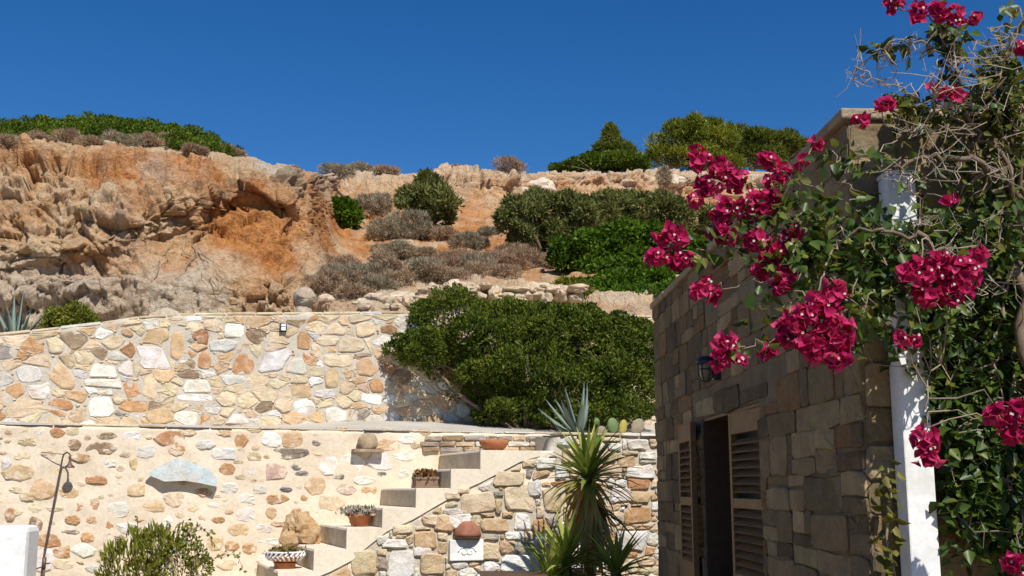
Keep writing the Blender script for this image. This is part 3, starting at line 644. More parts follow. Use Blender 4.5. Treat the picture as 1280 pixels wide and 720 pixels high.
seeds = darts(bx, [(*centroid(h), math.sqrt(area(h) / 3.0)) for h in hands + [plaque]], [.10, .08, .06, .045, .035], 500, 1.7, .9, inside); cells = laguerre(seeds, bx, 1.7)
wt = dict(cream=32, tan=10, peach=12, orange=6, white=22, gwhite=20, grey=4, brown=2)
for c in cells[len(hands) + 1:]:
    if len(c) < 3: continue
    uc = centroid(c)[0]; c = cut_top(c, lambda u: rw_top(u) - (.028 if u < uend else .02), uc)
    if len(c) < 3: continue
    c = cut_fixed(c, hands + [plaque], .009)
    if len(c) < 3: continue
    c = inset(c, random.uniform(.004, .010))
    if len(c) >= 3 and area(c) > .0009: stone(root, c, random.uniform(.02, .04), vary(PAL[pick(wt)]), M['stone'], 10, .008)
u = P1.hit(700, 545)[0]         # white-edged slabs along the top of this wall
while u < wu1 - .1:
    w_ = random.uniform(.2, .5); o = MB().box(u + .004, u + w_ - .005, -.03 - random.uniform(0, .025), .3, zr + .001, zr + random.uniform(.02, .035)).obj('coping_stone', M['stone'], root, bevel=.007)
    o.color = (*vary(PAL[random.choice(['white', 'gwhite', 'cream'])], .08), 1); u += w_
# planting bed behind it
tb = [P1.pt(ubed, zr - .01, -.3), P1.pt(wu1, zr - .01, -.3), P1.pt(wu1, PATH_Z - .02, -1.5), P1.pt(ubed, PATH_Z - .02, -1.5)]
tb = [tuple(v) for v in tb]; o = mesh('planting_bed', tb + [(v[0], v[1], 0) for v in tb], [(0, 1, 2, 3), (0, 4, 5, 1), (1, 5, 6, 2), (2, 6, 7, 3)], M['soil']); tag(o, None, None, kind='structure')
o = mesh('return_wall', [(0, 0, 0), (0, 1.2, 0), (0, 1.2, zr + .05), (0, 0, zr - .015), (.12, 0, 0), (.12, 1.2, 0), (.12, 1.2, zr + .05), (.12, 0, zr - .015)], [(0, 3, 2, 1), (4, 5, 6, 7), (3, 7, 6, 2), (0, 4, 7, 3), (1, 2, 6, 5)], M['mortar'], root); o.location = (ubed - .1, .302, 0)
# carved plaque and the stone on it
uc, zc = centroid(plaque); pw = max(p[0] for p in plaque) - min(p[0] for p in plaque); ph_ = max(p[1] for p in plaque) - min(p[1] for p in plaque)
plq = empty('carved_plaque', P1.pt(uc, zc), P1.a); tag(plq, 'white square marble plaque with carved scrolls set in the stair wall', 'plaque')
MB().box(-pw / 2, pw / 2, -.05, .05, -ph_ / 2, ph_ / 2).obj('slab', M['white_paint'], plq, bevel=.008)
for sx in (-1, 1):
    pts = [(sx * (.035 + .055 * math.cos(t) * (1 - t / 9)) + 0, -.052, -.015 + .05 * math.sin(t) * (1 - t / 9)) for t in np.linspace(0, 7.5, 26)]
    MB().tube(pts, .007, 5).obj('scroll', M['white_paint'], plq, True)

# ------------------------------------------------------------------ house
house = empty('stone_house', (CX, Y1, 0), R(HA)); tag(house, 'single storey stone house with shuttered window and white post at its corner', 'house')
HZ = EZ + .337 * Y1             # underside of the coping
HW = 4.2
wu0, wu1_ = PS.hit(878, 560)[0], PS.hit(951, 560)[0]; wz1 = PS.hit(905, 515)[1]; wz0 = .95
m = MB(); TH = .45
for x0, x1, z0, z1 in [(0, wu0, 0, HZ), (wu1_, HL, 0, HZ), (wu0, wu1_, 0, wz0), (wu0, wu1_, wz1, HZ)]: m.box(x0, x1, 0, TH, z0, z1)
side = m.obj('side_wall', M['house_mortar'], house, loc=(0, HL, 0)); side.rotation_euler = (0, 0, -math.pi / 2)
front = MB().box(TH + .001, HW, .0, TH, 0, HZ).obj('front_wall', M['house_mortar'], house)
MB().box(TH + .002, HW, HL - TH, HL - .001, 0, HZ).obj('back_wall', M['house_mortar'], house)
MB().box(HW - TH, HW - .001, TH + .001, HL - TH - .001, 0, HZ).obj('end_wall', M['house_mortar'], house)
MB().box(.03, HW - .03, .03, HL - .03, HZ - .22, HZ - .06).obj('roof', M['concrete'], house)
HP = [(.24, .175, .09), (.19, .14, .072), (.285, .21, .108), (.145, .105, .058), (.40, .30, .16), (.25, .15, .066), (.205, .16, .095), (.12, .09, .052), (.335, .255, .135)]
def ashlar(L, z0, z1, hole=None, hr=(.115, .215), wr=(.2, .58), seed=1):
    rr = random.Random(seed); out = []; z = z0
    while z < z1 - .04:
        h = rr.uniform(*hr) if z > .85 else rr.uniform(.25, .36)
        if z + h > z1 - .07: h = z1 - z
        u = 0
        while u < L - .02:
            w_ = rr.uniform(*wr)
            if u + w_ > L - .14: w_ = L - u
            parts = [(u, u + w_, z, z + h)]
            if h > .16 and rr.random() < .42:
                k = rr.uniform(.35, .65); parts = [(u, u + w_, z, z + h * k), (u, u + w_, z + h * k, z + h)]
                if rr.random() < .4: a = u + w_ * rr.uniform(.35, .65); parts = [parts[0], (u, a, z + h * k, z + h), (a, u + w_, z + h * k, z + h)]
            elif w_ > .34 and rr.random() < .3: a = u + w_ * rr.uniform(.6, .8); parts = [(u, a, z, z + h), (a, u + w_, z, z + h)]
            for q in parts:
                if hole:
                    a0_, a1_, b0_, b1_ = hole
                    if q[1] > a0_ and q[0] < a1_ and q[3] > b0_ and q[2] < b1_:
                        if q[2] < b1_ - .05 and q[2] >= b0_ - .1 or q[3] < b1_:
                            if q[0] < a0_ - .05: out.append((q[0], a0_, q[2], q[3]))
                            if q[1] > a1_ + .05: out.append((a1_, q[1], q[2], q[3]))
                            if q[2] < b0_ - .05: out.append((max(q[0], a0_), min(q[1], a1_), q[2], b0_))
                            continue
                        else: q = (q[0], q[1], max(q[2], b1_), q[3])
                out.append(q)
            u += w_
        z += h
    return out
def lay(parent, quads, gap=.004, seed=2, dep=(.004, .016)):
    random.seed(seed)
    for a_, b_, c_, d_ in quads:
        j = lambda s: random.uniform(-s, s)
        sh = j(.012); p = [(a_ + gap + j(.008), c_ + gap + j(.006)), (b_ - gap + j(.012), c_ + gap + j(.008)), (b_ - gap + j(.012), d_ - gap + j(.008)), (a_ + gap + j(.01), d_ - gap + j(.008))]
        if b_ - a_ < .03 or d_ - c_ < .03: continue
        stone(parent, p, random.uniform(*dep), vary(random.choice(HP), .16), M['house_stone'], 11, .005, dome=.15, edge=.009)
# big lintel block and pale stones that stand out are laid first
lint = [(wu0 - .12, wu0 + .5, wz1 + .005, wz1 + .12), (wu0 + .51, wu0 + 1.15, wz1 + .005, wz1 + .14), (wu0 + 1.16, wu1_ + .2, wz1 + .005, wz1 + .11)]
sq = ashlar(HL, 0, HZ, (wu0, wu1_, wz0, wz1), seed=4)
sq = [q for q in sq if not any(q[1] > l_[0] and q[0] < l_[1] and q[3] > l_[2] + .03 and q[2] < l_[3] - .02 for l_ in lint)]
# refill the room left round the lintel
lay(side, sq, seed=3); lay(side, lint, seed=6)
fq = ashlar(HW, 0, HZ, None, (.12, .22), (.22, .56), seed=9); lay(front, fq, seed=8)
cz = HZ                          # coping slabs: along the side and the front
u = -.03; random.seed(3)
while u < HL - .05:
    w_ = min(random.uniform(.45, .8), HL - u + .0); o = MB().box(-.03 - random.uniform(0, .012), .42, u + .004, u + w_ - .004, cz + .002, cz + random.uniform(.045, .06)).obj('coping_slab', M['house_stone'], house, bevel=.01)
    o.color = (*vary((.42, .34, .24), .1), 1); u += w_
u = .424
while u < HW:
    w_ = random.uniform(.4, .7); o = MB().box(u + .004, u + w_ - .004, -.06 - random.uniform(0, .012), .4, cz + .002, cz + random.uniform(.08, .1)).obj('coping_slab', M['house_stone'], house, bevel=.01)
    o.color = (*vary((.52, .44, .32), .1), 1); u += w_
ln = MB().box(wu0 + .002, wu0 + .022, .01, .199, wz0 + .002, wz1 - .002).box(wu1_ - .022, wu1_ - .002, .07, .199, wz0 + .002, wz1 - .002).box(wu0 + .024, wu1_ - .024, .01, .199, wz1 - .022, wz1 - .002).obj('window_lining', M['dark_wood'], house, loc=(0, HL, 0)); ln.rotation_euler = (0, 0, -math.pi / 2)
# window with shutters
win = MB().box(wu0, wu0 + .07, .2, .26, wz0, wz1).box(wu1_ - .07, wu1_, .2, .26, wz0, wz1).box(wu0 + .07, wu1_ - .07, .2, .26, wz1 - .08, wz1).box(wu0 + .07, wu1_ - .07, .2, .26, wz0, wz0 + .08).box((wu0 + wu1_) / 2 - .04, (wu0 + wu1_) / 2 + .04, .205, .255, wz0 + .08, wz1 - .08).obj('window', M['dark_wood'], house, loc=(0, HL, 0)); win.rotation_euler = (0, 0, -math.pi / 2)
gm, n_, l_, b_ = newmat('glass', .35, .12); b_.inputs['Base Color'].default_value = (.012, .018, .024, 1)
for x0, x1 in ((wu0 + .07, (wu0 + wu1_) / 2 - .04), ((wu0 + wu1_) / 2 + .04, wu1_ - .07)):
    MB().box(x0, x1, .225, .235, wz0 + .08, wz1 - .08).obj('pane', gm, win)
MB().box(wu0 - .05, wu1_ + .05, -.07, .2, wz0 - .06, wz0 - .002).obj('sill', M['concrete'], win, bevel=.008)
def shutter(x, y, ang, sgn, w_, h_, z):       # hinge edge at the part's origin
    f = MB(); t = .02
    for a_, b_ in ((0, .055), (w_ - .055, w_)): f.box(sgn * min(a_, b_) if sgn > 0 else -b_, sgn * b_ if sgn > 0 else -a_, -t, t, 0, h_)
    x0, x1 = (.055, w_ - .055) if sgn > 0 else (-w_ + .055, -.055)
    f.box(x0, x1, -t + .001, t - .001, h_ - .13, h_).box(x0, x1, -t + .001, t - .001, 0, .13).box(x0, x1, -t + .001, t - .001, h_ * .5 - .03, h_ * .5 + .03)
    o = f.obj('shutter', M['wood'], house, bevel=.003)
    p = Matrix.Translation((0, HL, 0)) @ Matrix.Rotation(-math.pi / 2, 4, 'Z') @ Matrix.Translation((x, y, z)) @ Matrix.Rotation(ang, 4, 'Z'); o.matrix_local = p
    zz = .15; sm = None
    while zz < h_ - .14:
        if abs(zz - h_ * .5) > .05:
            if sm is None:
                sm = MB().box(x0 - .004, x1 + .004, -.026, .026, -.004, .004, Matrix.Rotation(R(38), 4, 'X')).obj('slat', M['wood'], o)
            q = sm if sm.location.z == 0 else link(sm.copy(), o)
            q.location = (0, 0, zz)
        zz += .048
    return o
sw = (wu1_ - wu0) * .5; sh_ = wz1 - wz0 - .03
shutter(wu1_ - .025, .045, R(1.5), -1, sw - .02, sh_, wz0 + .01)
shutter(wu0 - .01, -.06, R(-2), -1, sw * .74, sh_, wz0 + .01)
# wall lantern
lu, lz = PS.off(-.09).hit(884, 462); lp = PS.pt(lu, lz); lan = empty('wall_lantern', lp, PS.a); lan.scale = (.8, .8, .9); tag(lan, 'black oval bulkhead lantern with ribbed glass on the house side wall', 'lantern')
MB().box(-.05, .05, -.07, .01, -.075, .075).obj('back_plate', M['black_metal'], lan, bevel=.01)
gl, n_, l_, b_ = newmat('lantern_glass', .25, .5); b_.inputs['Base Color'].default_value = (.32, .27, .18, 1); b_.inputs['Transmission Weight'].default_value = .3
MB().lathe([(.0, -.078), (.035, -.07), (.052, -.03), (.055, .02), (.05, .05), (0, .052)], 18, (0, -.125, 0)).obj('glass', gl, lan, True)
MB().lathe([(.075, .045), (.078, .058), (.06, .085), (.02, .098), (0, .1)], 18, (0, -.125, 0)).obj('cap', M['black_metal'], lan, True)
cg = MB()
for k in range(6):
    a_ = k * math.pi / 3 + .3; cg.tube([(.06 * math.cos(a_) * s_, -.125 + .06 * math.sin(a_) * s_, z) for s_, z in ((1, .05), (1.03, 0), (.97, -.04), (.6, -.078), (0.02, -.09))], .0045, 5)
cg.tube([(.063 * math.cos(t), -.125 + .063 * math.sin(t), -.0) for t in np.linspace(0, 6.283, 17)], .0045, 5); cg.obj('cage', M['black_metal'], lan)
# white post in front of the corner
pt_top = at(1126, 222, 4.5); post = empty('pergola_post', (at(1146, 610, 4.5).x, 4.515, 0), R(1)); tag(post, 'white painted square post before the stone house, half hidden by bougainvillea', 'post')
pz = pt_top.z
MB().box(-.058, .058, -.058, .058, 0, pz).obj('shaft', M['white_paint'], post, bevel=.006)
MB().box(-.062, .062, -.062, .062, pz + .001, pz + .02).obj('cap', M['white_paint'], post, bevel=.004)

# ------------------------------------------------------------------ foliage
def rand_dirs(n, r): d = r.normal(size=(n, 3)); return d / np.linalg.norm(d, axis=1)[:, None]
def leaves_at(name, P, D, Nn, L, Wd, mat, parent, tint, fold=.25, shape=4, mw=.36):
    """leaf quads at P, growing along D, facing Nn"""
    n = len(P); D = D / (np.linalg.norm(D, axis=1)[:, None] + 1e-9); S_ = np.cross(D, Nn); S_ /= np.linalg.norm(S_, axis=1)[:, None] + 1e-9; U = np.cross(S_, D)
    L = np.broadcast_to(np.asarray(L, float), (n,))[:, None]; Wd = np.broadcast_to(np.asarray(Wd, float), (n,))[:, None]
    if shape == 4:
        V = np.stack([P, P + D * L * .5 + S_ * Wd * .5 + U * Wd * fold, P + D * L, P + D * L * .5 - S_ * Wd * .5 + U * Wd * fold], 1).reshape(-1, 3); k = 4
        q = np.arange(n * 4).reshape(n, 4)
    else:                        # ovate, folded along the midrib: two quads
        b_ = P + D * L * .30; m_ = P + D * L * .62 - U * L * .04; tip = P + D * L - U * L * .16
        V = np.stack([P, b_ + S_ * Wd * .5 + U * Wd * fold, m_ + S_ * Wd * mw + U * Wd * fold, tip, m_ - S_ * Wd * mw + U * Wd * fold, b_ - S_ * Wd * .5 + U * Wd * fold], 1).reshape(-1, 3)
        i = np.arange(n)[:, None] * 6; q = np.concatenate([i + np.array([[0, 1, 2, 3]]), i + np.array([[0, 3, 4, 5]])]); k = 6
    return fastmesh(name, V, q, mat, parent, False, dict(tint=np.repeat(tint, k)))
def lump_points(lumps, n, r, lo=.72, keep_up=-.7, nf=2.2, na=.16):
    w = np.array([(a[1][0] * a[1][1] + a[1][1] * a[1][2] + a[1][0] * a[1][2]) for a in lumps]); w /= w.sum(); P = []; O = []
    Cn = np.array([a[0] for a in lumps], float); Rd = np.array([a[1] for a in lumps], float)
    while sum(len(p) for p in P) < n:
        m_ = n; k = r.choice(len(lumps), m_, p=w); d = rand_dirs(m_, r); d[:, 2] = np.where(d[:, 2] < keep_up, -d[:, 2], d[:, 2])
        s_ = 1 - (1 - lo) * r.random(m_) ** 1.8; p0 = Cn[k] + d * Rd[k]; s_ = s_ * (1 + na * fbm(p0 * nf, 3)); p = Cn[k] + d * Rd[k] * s_[:, None]
        ok = np.ones(m_, bool)
        for c, rd in zip(Cn[:22], Rd[:22]): ok &= (((p - c) / rd) ** 2).sum(1) > .42
        P.append(p[ok]); O.append((d / Rd[k])[ok])
    P = np.concatenate(P)[:n]; O = np.concatenate(O)[:n]; O /= np.linalg.norm(O, axis=1)[:, None]; return P, O
def clumps(lumps, r, k, size):  # smaller tufts standing out of each lump
    out = [(c, tuple(np.array(rd) * .86)) for c, rd in lumps]
    for c, rd in lumps:
        d = rand_dirs(k, r); d[:, 2] = np.abs(d[:, 2]) * .9 - .15
        for q in d:
            f = size * r.uniform(.6, 1.3); out.append((tuple(np.array(c) + q * np.array(rd) * r.uniform(.78, 1.1)), tuple(np.array(rd) * f)))
    return out
def bush(name, label, cat, lumps, n, L, Wd, mat, seed, group=None, base=None, stems=6, lo=.72, upw=.4, spread=.8, sr=.02, bark='bark', clump=.35, nf=2.2, na=.16, tint0=None, facing=.8, sub=7, ssize=.34):
    r = np.random.default_rng(seed); lumps = clumps(lumps, r, sub, ssize) if sub else lumps; c0 = lumps[0][0] if base is None else base; root = empty(name, c0); tag(root, label, cat, group)
    P, O = lump_points(lumps, n, r, lo, -.7, nf, na); D = O * .6 + rand_dirs(n, r) * spread + np.array([0, 0, upw]); Nn = O * facing + rand_dirs(n, r) * .7 + np.array([0, 0, .3])
    tint = np.clip(.5 + .28 * r.normal(size=n) + clump * fbm(P * nf * .8 + seed, 2), 0, 1); Ls = L * r.uniform(.65, 1.25, n)
    B = np.array(c0); leaves_at('foliage', P - B, D, Nn, Ls, Wd * Ls / L, mat, root, tint)['kind'] = 'stuff'
    st = MB()
    for k in range(stems):
        lm = lumps[int(r.integers(min(len(lumps), 10)))]; e = np.array(lm[0]) + rand_dirs(1, r)[0] * np.array(lm[1]) * .35; e[1] += .12 * lm[1][1]; e[2] = max(e[2], B[2] + .1)
        md = (e - B) * .5 + r.normal(size=3) * np.linalg.norm(e - B) * .12; st.tube([(r.normal() * .04, r.normal() * .04, -.05), tuple(md), tuple(e - B)], [sr, sr * .7, sr * .3], 5)
        for _ in range(2): f = md + r.normal(size=3) * .2 * np.array(lm[1]); st.tube([tuple(md), tuple(f)], [sr * .5, sr * .2], 4)
    if stems: st.obj('stem', M[bark], root, True)
    return root
M['mastic'] = mat_leaf('mastic_leaf', [(.025, .045, .006), (.07, .11, .012), (.125, .165, .02), (.21, .22, .035)], .35, .6, .12)
M['mat_green'] = mat_leaf('mat_green_leaf', [(.04, .075, .008), (.10, .16, .016), (.17, .23, .025)], .35, .6, .12)
M['olive'] = mat_leaf('olive_leaf', [(.075, .085, .022), (.16, .175, .05), (.25, .26, .09)], .3, .6, .12)
M['bright'] = mat_leaf('bright_leaf', [(.035, .075, .006), (.085, .16, .012), (.14, .23, .02)], .35, .55, .15)
M['pine'] = mat_leaf('pine_needle', [(.08, .11, .012), (.20, .23, .022), (.32, .32, .04)], .35, .55, .25)
M['pine_dark'] = mat_leaf('pine_needle_dark', [(.045, .07, .010), (.12, .15, .02), (.20, .22, .03)], .35, .55, .25)
M['scrub'] = mat_leaf('scrub_twig', [(.20, .13, .085), (.37, .255, .165), (.50, .37, .25)], .1, .9, .05)
M['scrub_grey'] = mat_leaf('scrub_grey', [(.17, .145, .10), (.31, .26, .18), (.42, .36, .25)], .1, .9, .05)
M['yellowgreen'] = mat_leaf('yellowgreen_leaf', [(.10, .12, .015), (.21, .23, .03), (.32, .31, .06)], .4, .55, .15)
def E(px, py, Y, rpx, rpy, dy=None):
    c = at(px, py, Y); s_ = Y / F * 1.0; return (tuple(c), (rpx * s_, (dy if dy else rpx * s_ * .8), rpy * s_))

# the large dome-shaped shrub on the path
bigb = [E(565, 405, 14.7, 62, 48), E(528, 440, 14.2, 40, 30, .4), E(640, 418, 14.8, 62, 48), E(690, 425, 14.6, 70, 50), E(745, 455, 14.5, 65, 55), E(660, 468, 14.3, 70, 50), E(710, 490, 14.2, 75, 42), E(620, 485, 14.6, 45, 40),
        E(780, 480, 14.6, 40, 45), E(600, 430, 14.4, 55, 40, .6), E(655, 512, 14.2, 45, 20), E(770, 515, 14.2, 45, 22), E(792, 440, 14.7, 40, 45), E(800, 500, 14.5, 30, 36), E(590, 480, 14.9, 40, 40), E(560, 455, 14.8, 45, 40), E(625, 520, 14.3, 40, 16), E(715, 522, 14.0, 60, 16), E(735, 415, 14.8, 55, 35)]
bp = P2.pt(P2.hit(690, 540)[0], PATH_Z + .06, -.95)
bush('large_shrub', 'large rounded dark green shrub growing on the path by the upper wall', 'shrub', bigb, 110000, .055, .022, M['mastic'], 21, base=tuple(bp), stems=22, lo=.74, sr=.035, nf=3.2, na=.3, clump=.35, sub=9, ssize=.3)

# low carpet of shrub on the cliff top
random.seed(2); lum = []
edge = [(-160, 165), (-60, 160), (0, 158), (60, 152), (110, 150), (160, 150), (200, 155), (240, 166), (275, 178), (300, 190)]
for x in range(-150, 305, 13):
    top = np.interp(x, [e[0] for e in edge], [e[1] for e in edge])
    for y, Y in ((top + 9, 25), (top + 16, 23.5), (top + 26, 22)):
        if y > np.interp(x, [-150, 0, 150, 250, 310], [186, 186, 190, 192, 196]): continue
        lum.append(E(x + random.uniform(-6, 6), y + random.uniform(-2, 2), Y + random.uniform(-.4, .4), random.uniform(14, 24), random.uniform(8, 13), .5))
bush('cliff_top_shrub', 'wide low green shrub carpeting the top of the orange cliff', 'shrub', lum, 80000, .068, .032, M['mat_green'], 5, base=tuple(at(110, 186, 22.8)), stems=0, lo=.6, sr=.03, nf=2.5, na=.35, sub=3, ssize=.45, clump=.6)
# dry purple-grey scrub at the carpet's foot and over the slope
def scrub(px, py, w_, h_, label, grp, mat='scrub', seed=0, n=5200, L=.085):
    p = land(px, py); s_ = p.y / F; c = p + Vector((0, 0, h_ * .25 * s_)); lm = [(tuple(c), (w_ / 2 * s_, w_ / 2 * s_, h_ * .6 * s_)), (tuple(c + Vector((w_ * .25 * s_, .1, 0))), (w_ * .35 * s_, w_ * .35 * s_, h_ * .45 * s_))]
    return bush('dry_scrub', label, 'scrub', lm, n, L * p.y / 20, .0085 * p.y / 20, M[mat], seed, grp, base=tuple(p), stems=8, lo=.3, upw=.5, spread=.7, sr=.012, bark='twig', facing=.2, sub=7, ssize=.45, na=.4, nf=3)
k = 100; L1 = dict(scrub='dry brown scrub mound on the red slope below the far cliff rim', scrub_grey='dry grey scrub mound on the red slope below the far cliff rim'); L2 = 'dry purple-brown scrub between the low green carpet and the cliff edge'
for x, y, w_, h_, mt in [(425, 345, 46, 26, 'scrub'), (452, 352, 52, 28, 'scrub_grey'), (478, 340, 40, 28, 'scrub'), (500, 352, 50, 24, 'scrub'), (530, 345, 48, 22, 'scrub_grey'), (560, 340, 44, 20, 'scrub'), (590, 338, 46, 20, 'scrub_grey'), (622, 334, 50, 22, 'scrub'), (655, 335, 50, 26, 'scrub'),
                       (405, 362, 36, 24, 'scrub'), (440, 372, 40, 16, 'scrub'), (470, 365, 44, 18, 'scrub_grey'), (480, 300, 42, 34, 'scrub_grey'), (512, 298, 40, 44, 'scrub_grey'), (465, 268, 44, 30, 'scrub_grey'), (545, 300, 40, 20, 'scrub'), (580, 310, 44, 18, 'scrub_grey'), (610, 300, 24, 16, 'scrub_grey'), (520, 325, 40, 16, 'scrub'), (690, 335, 40, 20, 'scrub'), (440, 358, 54, 18, 'scrub'), (415, 352, 44, 20, 'scrub_grey'), (485, 356, 60, 16, 'scrub'), (545, 350, 60, 14, 'scrub'), (605, 344, 60, 14, 'scrub'), (575, 326, 50, 14, 'scrub'), (640, 322, 44, 16, 'scrub'), (495, 322, 44, 18, 'scrub_grey')]:
    k += 1; scrub(x, y, w_, h_, L1[mt], 'dry %s scrub on the red slope' % ('brown' if mt == 'scrub' else 'grey'), mt, k)
for x, y, w_, h_, mt in [(10, 184, 26, 14, 'scrub'), (45, 182, 34, 16, 'scrub'), (82, 180, 36, 18, 'scrub'), (112, 184, 28, 12, 'scrub'), (150, 184, 40, 20, 'scrub_grey'), (185, 185, 34, 16, 'scrub'), (208, 186, 32, 18, 'scrub'), (240, 192, 26, 10, 'scrub'), (285, 196, 26, 12, 'scrub')]:
    k += 1; scrub(x, y, w_, h_, L2, 'dry scrub at the cliff edge', mt, k, 3600)
L3 = 'tuft of dry scrub on the far cliff rim against the sky'
for x, y, w_, h_, mt in [(420, 219, 40, 12, 'scrub_grey'), (450, 218, 36, 10, 'scrub_grey'), (482, 218, 30, 8, 'scrub'), (636, 216, 34, 18, 'scrub'), (575, 217, 26, 8, 'scrub'), (830, 232, 20, 24, 'scrub_grey')]:
    k += 1; scrub(x, y, w_, h_, L3, 'dry scrub on the far rim', mt, k, 3000, .085)
# green shrubs on the slope
def ground_z(x, y):
    d_ = (S2[..., 0] - x) ** 2 + (S2[..., 1] - y) ** 2; return float(S2[..., 2].ravel()[int(np.argmin(d_))])
def slope_bush(label, px, py, lumps, n, L, Wd, mat, seed, **kw):
    c_ = np.mean([q[0] for q in lumps], 0); lo_ = min(q[0][2] - q[1][2] for q in lumps); p = Vector((c_[0], c_[1], max(lo_ - .3, min(lo_ + .25, ground_z(c_[0], c_[1]))))); return bush('slope_shrub', label, 'shrub', lumps, n, L, Wd, M[mat], seed, base=tuple(p), **kw)
d = land(535, 290).y; slope_bush('upright dark green shrub standing alone on the red slope', 537, 288, [E(538, 252, d, 33, 26), E(525, 262, d, 24, 20), E(552, 258, d - .3, 20, 22), E(533, 232, d, 14, 16), E(545, 276, d, 22, 14)], 7500, .16, .045, 'olive', 31, stems=10, nf=2.4, na=.6, sub=12, ssize=.3, upw=.8, lo=.45)
d = land(428, 285).y; slope_bush('small dark green shrub beside the orange cliff end', 430, 286, [E(427, 268, d, 20, 17), E(438, 275, d, 12, 12), E(418, 262, d, 12, 12)], 3500, .14, .06, 'bright', 32, stems=6)
d = 23.5; slope_bush('grey-green olive shrub left of the bright leafy bush', 680, 345, [E(650, 270, d, 34, 25), E(690, 263, d, 36, 25), E(725, 270, d, 38, 30), E(665, 296, d, 36, 26), E(700, 302, d, 36, 30), E(638, 280, d, 22, 20), E(700, 328, d, 26, 20)], 26000, .12, .034, 'olive', 33, stems=16, nf=2.2, na=.5, lo=.5, sr=.05)
d = 26; slope_bush('long grey-green olive shrub behind the bright leafy bush', 800, 330, [E(760, 264, d, 36, 24), E(795, 264, d, 36, 24), E(830, 266, d, 34, 24), E(862, 276, d, 32, 28), E(885, 290, d, 26, 26), E(740, 280, d, 28, 28), E(840, 300, d, 40, 24), E(780, 290, d, 40, 24)], 26000, .13, .036, 'olive', 34, stems=14, nf=2.2, na=.5, lo=.5, sr=.05)
d = 21.5; slope_bush('bright green dense leafy bush above the large shrub', 790, 392, [E(745, 316, d, 38, 32), E(780, 308, d, 40, 34), E(820, 315, d, 38, 36), E(790, 345, d - .4, 48, 36), E(755, 352, d, 42, 34), E(835, 352, d, 42, 40), E(800, 378, d - .6, 50, 24), E(715, 325, d, 26, 22), E(870, 335, d, 40, 44), E(740, 378, d - .5, 34, 18), E(745, 372, 19.2, 34, 22), E(790, 378, 19, 40, 22), E(840, 376, 19, 40, 26), E(815, 362, 19.6, 40, 24), E(770, 360, 19.8, 36, 24)], 66000, .10, .06, 'bright', 35, stems=14, nf=2.2, na=.25, sr=.05)
d = 18.5; slope_bush('small yellow-green shrub peeping over the large shrub', 712, 372, [E(712, 362, d, 18, 10), E(725, 368, d, 14, 9)], 1800, .12, .04, 'yellowgreen', 36, stems=4)
# trees on the skyline
def tree(name, label, px, ybase, Y, lumps, n, L, Wd, mat, seed, lean=0):
    b_ = at(px, ybase, Y); r = np.random.default_rng(seed); root = empty(name, b_); tag(root, label, 'tree')
    lumps = clumps(lumps, r, 16, .3); P, O = lump_points(lumps, n, r, .3, -.75, 1.3, .45); D = O * .5 + rand_dirs(n, r) * .8 + np.array([0, 0, .5]); Nn = O * .5 + rand_dirs(n, r) * .8 + np.array([0, 0, .3])
    tint = np.clip(.5 + .22 * r.normal(size=n) + .5 * fbm(P * .9 + seed, 3), 0, 1); Ls = L * r.uniform(.6, 1.3, n); B = np.array(b_)
    leaves_at('crown', P - B, D, Nn, Ls, Wd * Ls / L, M[mat], root, tint)['kind'] = 'stuff'
    cs = np.array([l_[0] for l_ in lumps]) - B; top = cs[np.argmax(cs[:, 2])]; t = MB(); t.tube([(0, 0, -2.5), tuple(top * .3), tuple(top * .6 + r.normal(size=3) * .05), tuple(top)], [.16, .13, .09, .03], 8)
    for c in cs: t.tube([tuple(top * np.clip(c[2] / max(top[2], .1) * .6, .05, .8)), tuple(c * .6 + top * .2 * 0), tuple(c)], [.07, .05, .02], 5)
    t.obj('trunk', M['bark'], root, True); return root
tree('pine_tree', 'slim pine with a pointed top rising from low growth on the rim', 760, 220, 42, [E(763, 178, 42, 10, 20), E(757, 190, 42, 14, 12), E(772, 192, 42, 18, 14), E(762, 168, 42, 7, 12), E(785, 200, 42, 18, 10)], 8000, .22, .04, 'pine_dark', 41)
lum = [E(x, y, 41, w_, h_) for x, y, w_, h_ in [(705, 212, 18, 7), (725, 208, 22, 9), (745, 204, 26, 11), (770, 204, 26, 13), (795, 208, 20, 10)]]
p = at(745, 214, 40.5); bush('rim_shrub', 'low green shrub spreading along the rim at the foot of the pines', 'shrub', lum, 14000, .16, .07, M['mat_green'], 42, base=tuple(p), stems=8, nf=1, na=.25)
tree('pine_tree', 'broad bright yellow-green pine on the rim behind the magenta flowers', 860, 222, 44, [E(845, 178, 44, 26, 24), E(870, 172, 44, 28, 24), E(895, 180, 44, 28, 28), E(835, 198, 44, 26, 15), E(865, 200, 44, 34, 18), E(905, 205, 44, 28, 18), E(850, 165, 44, 16, 14), E(885, 162, 44, 18, 12)], 26000, .24, .04, 'pine', 43)
tree('pine_tree', 'dark flat-topped pine on the rim beside the house roof', 950, 225, 46, [E(925, 175, 46, 18, 18), E(950, 178, 46, 24, 18), E(980, 182, 46, 24, 16), E(935, 195, 46, 22, 16), E(965, 198, 46, 26, 14), E(1003, 188, 46, 16, 12), E(915, 168, 46, 12, 14)], 20000, .24, .04, 'pine_dark', 44)

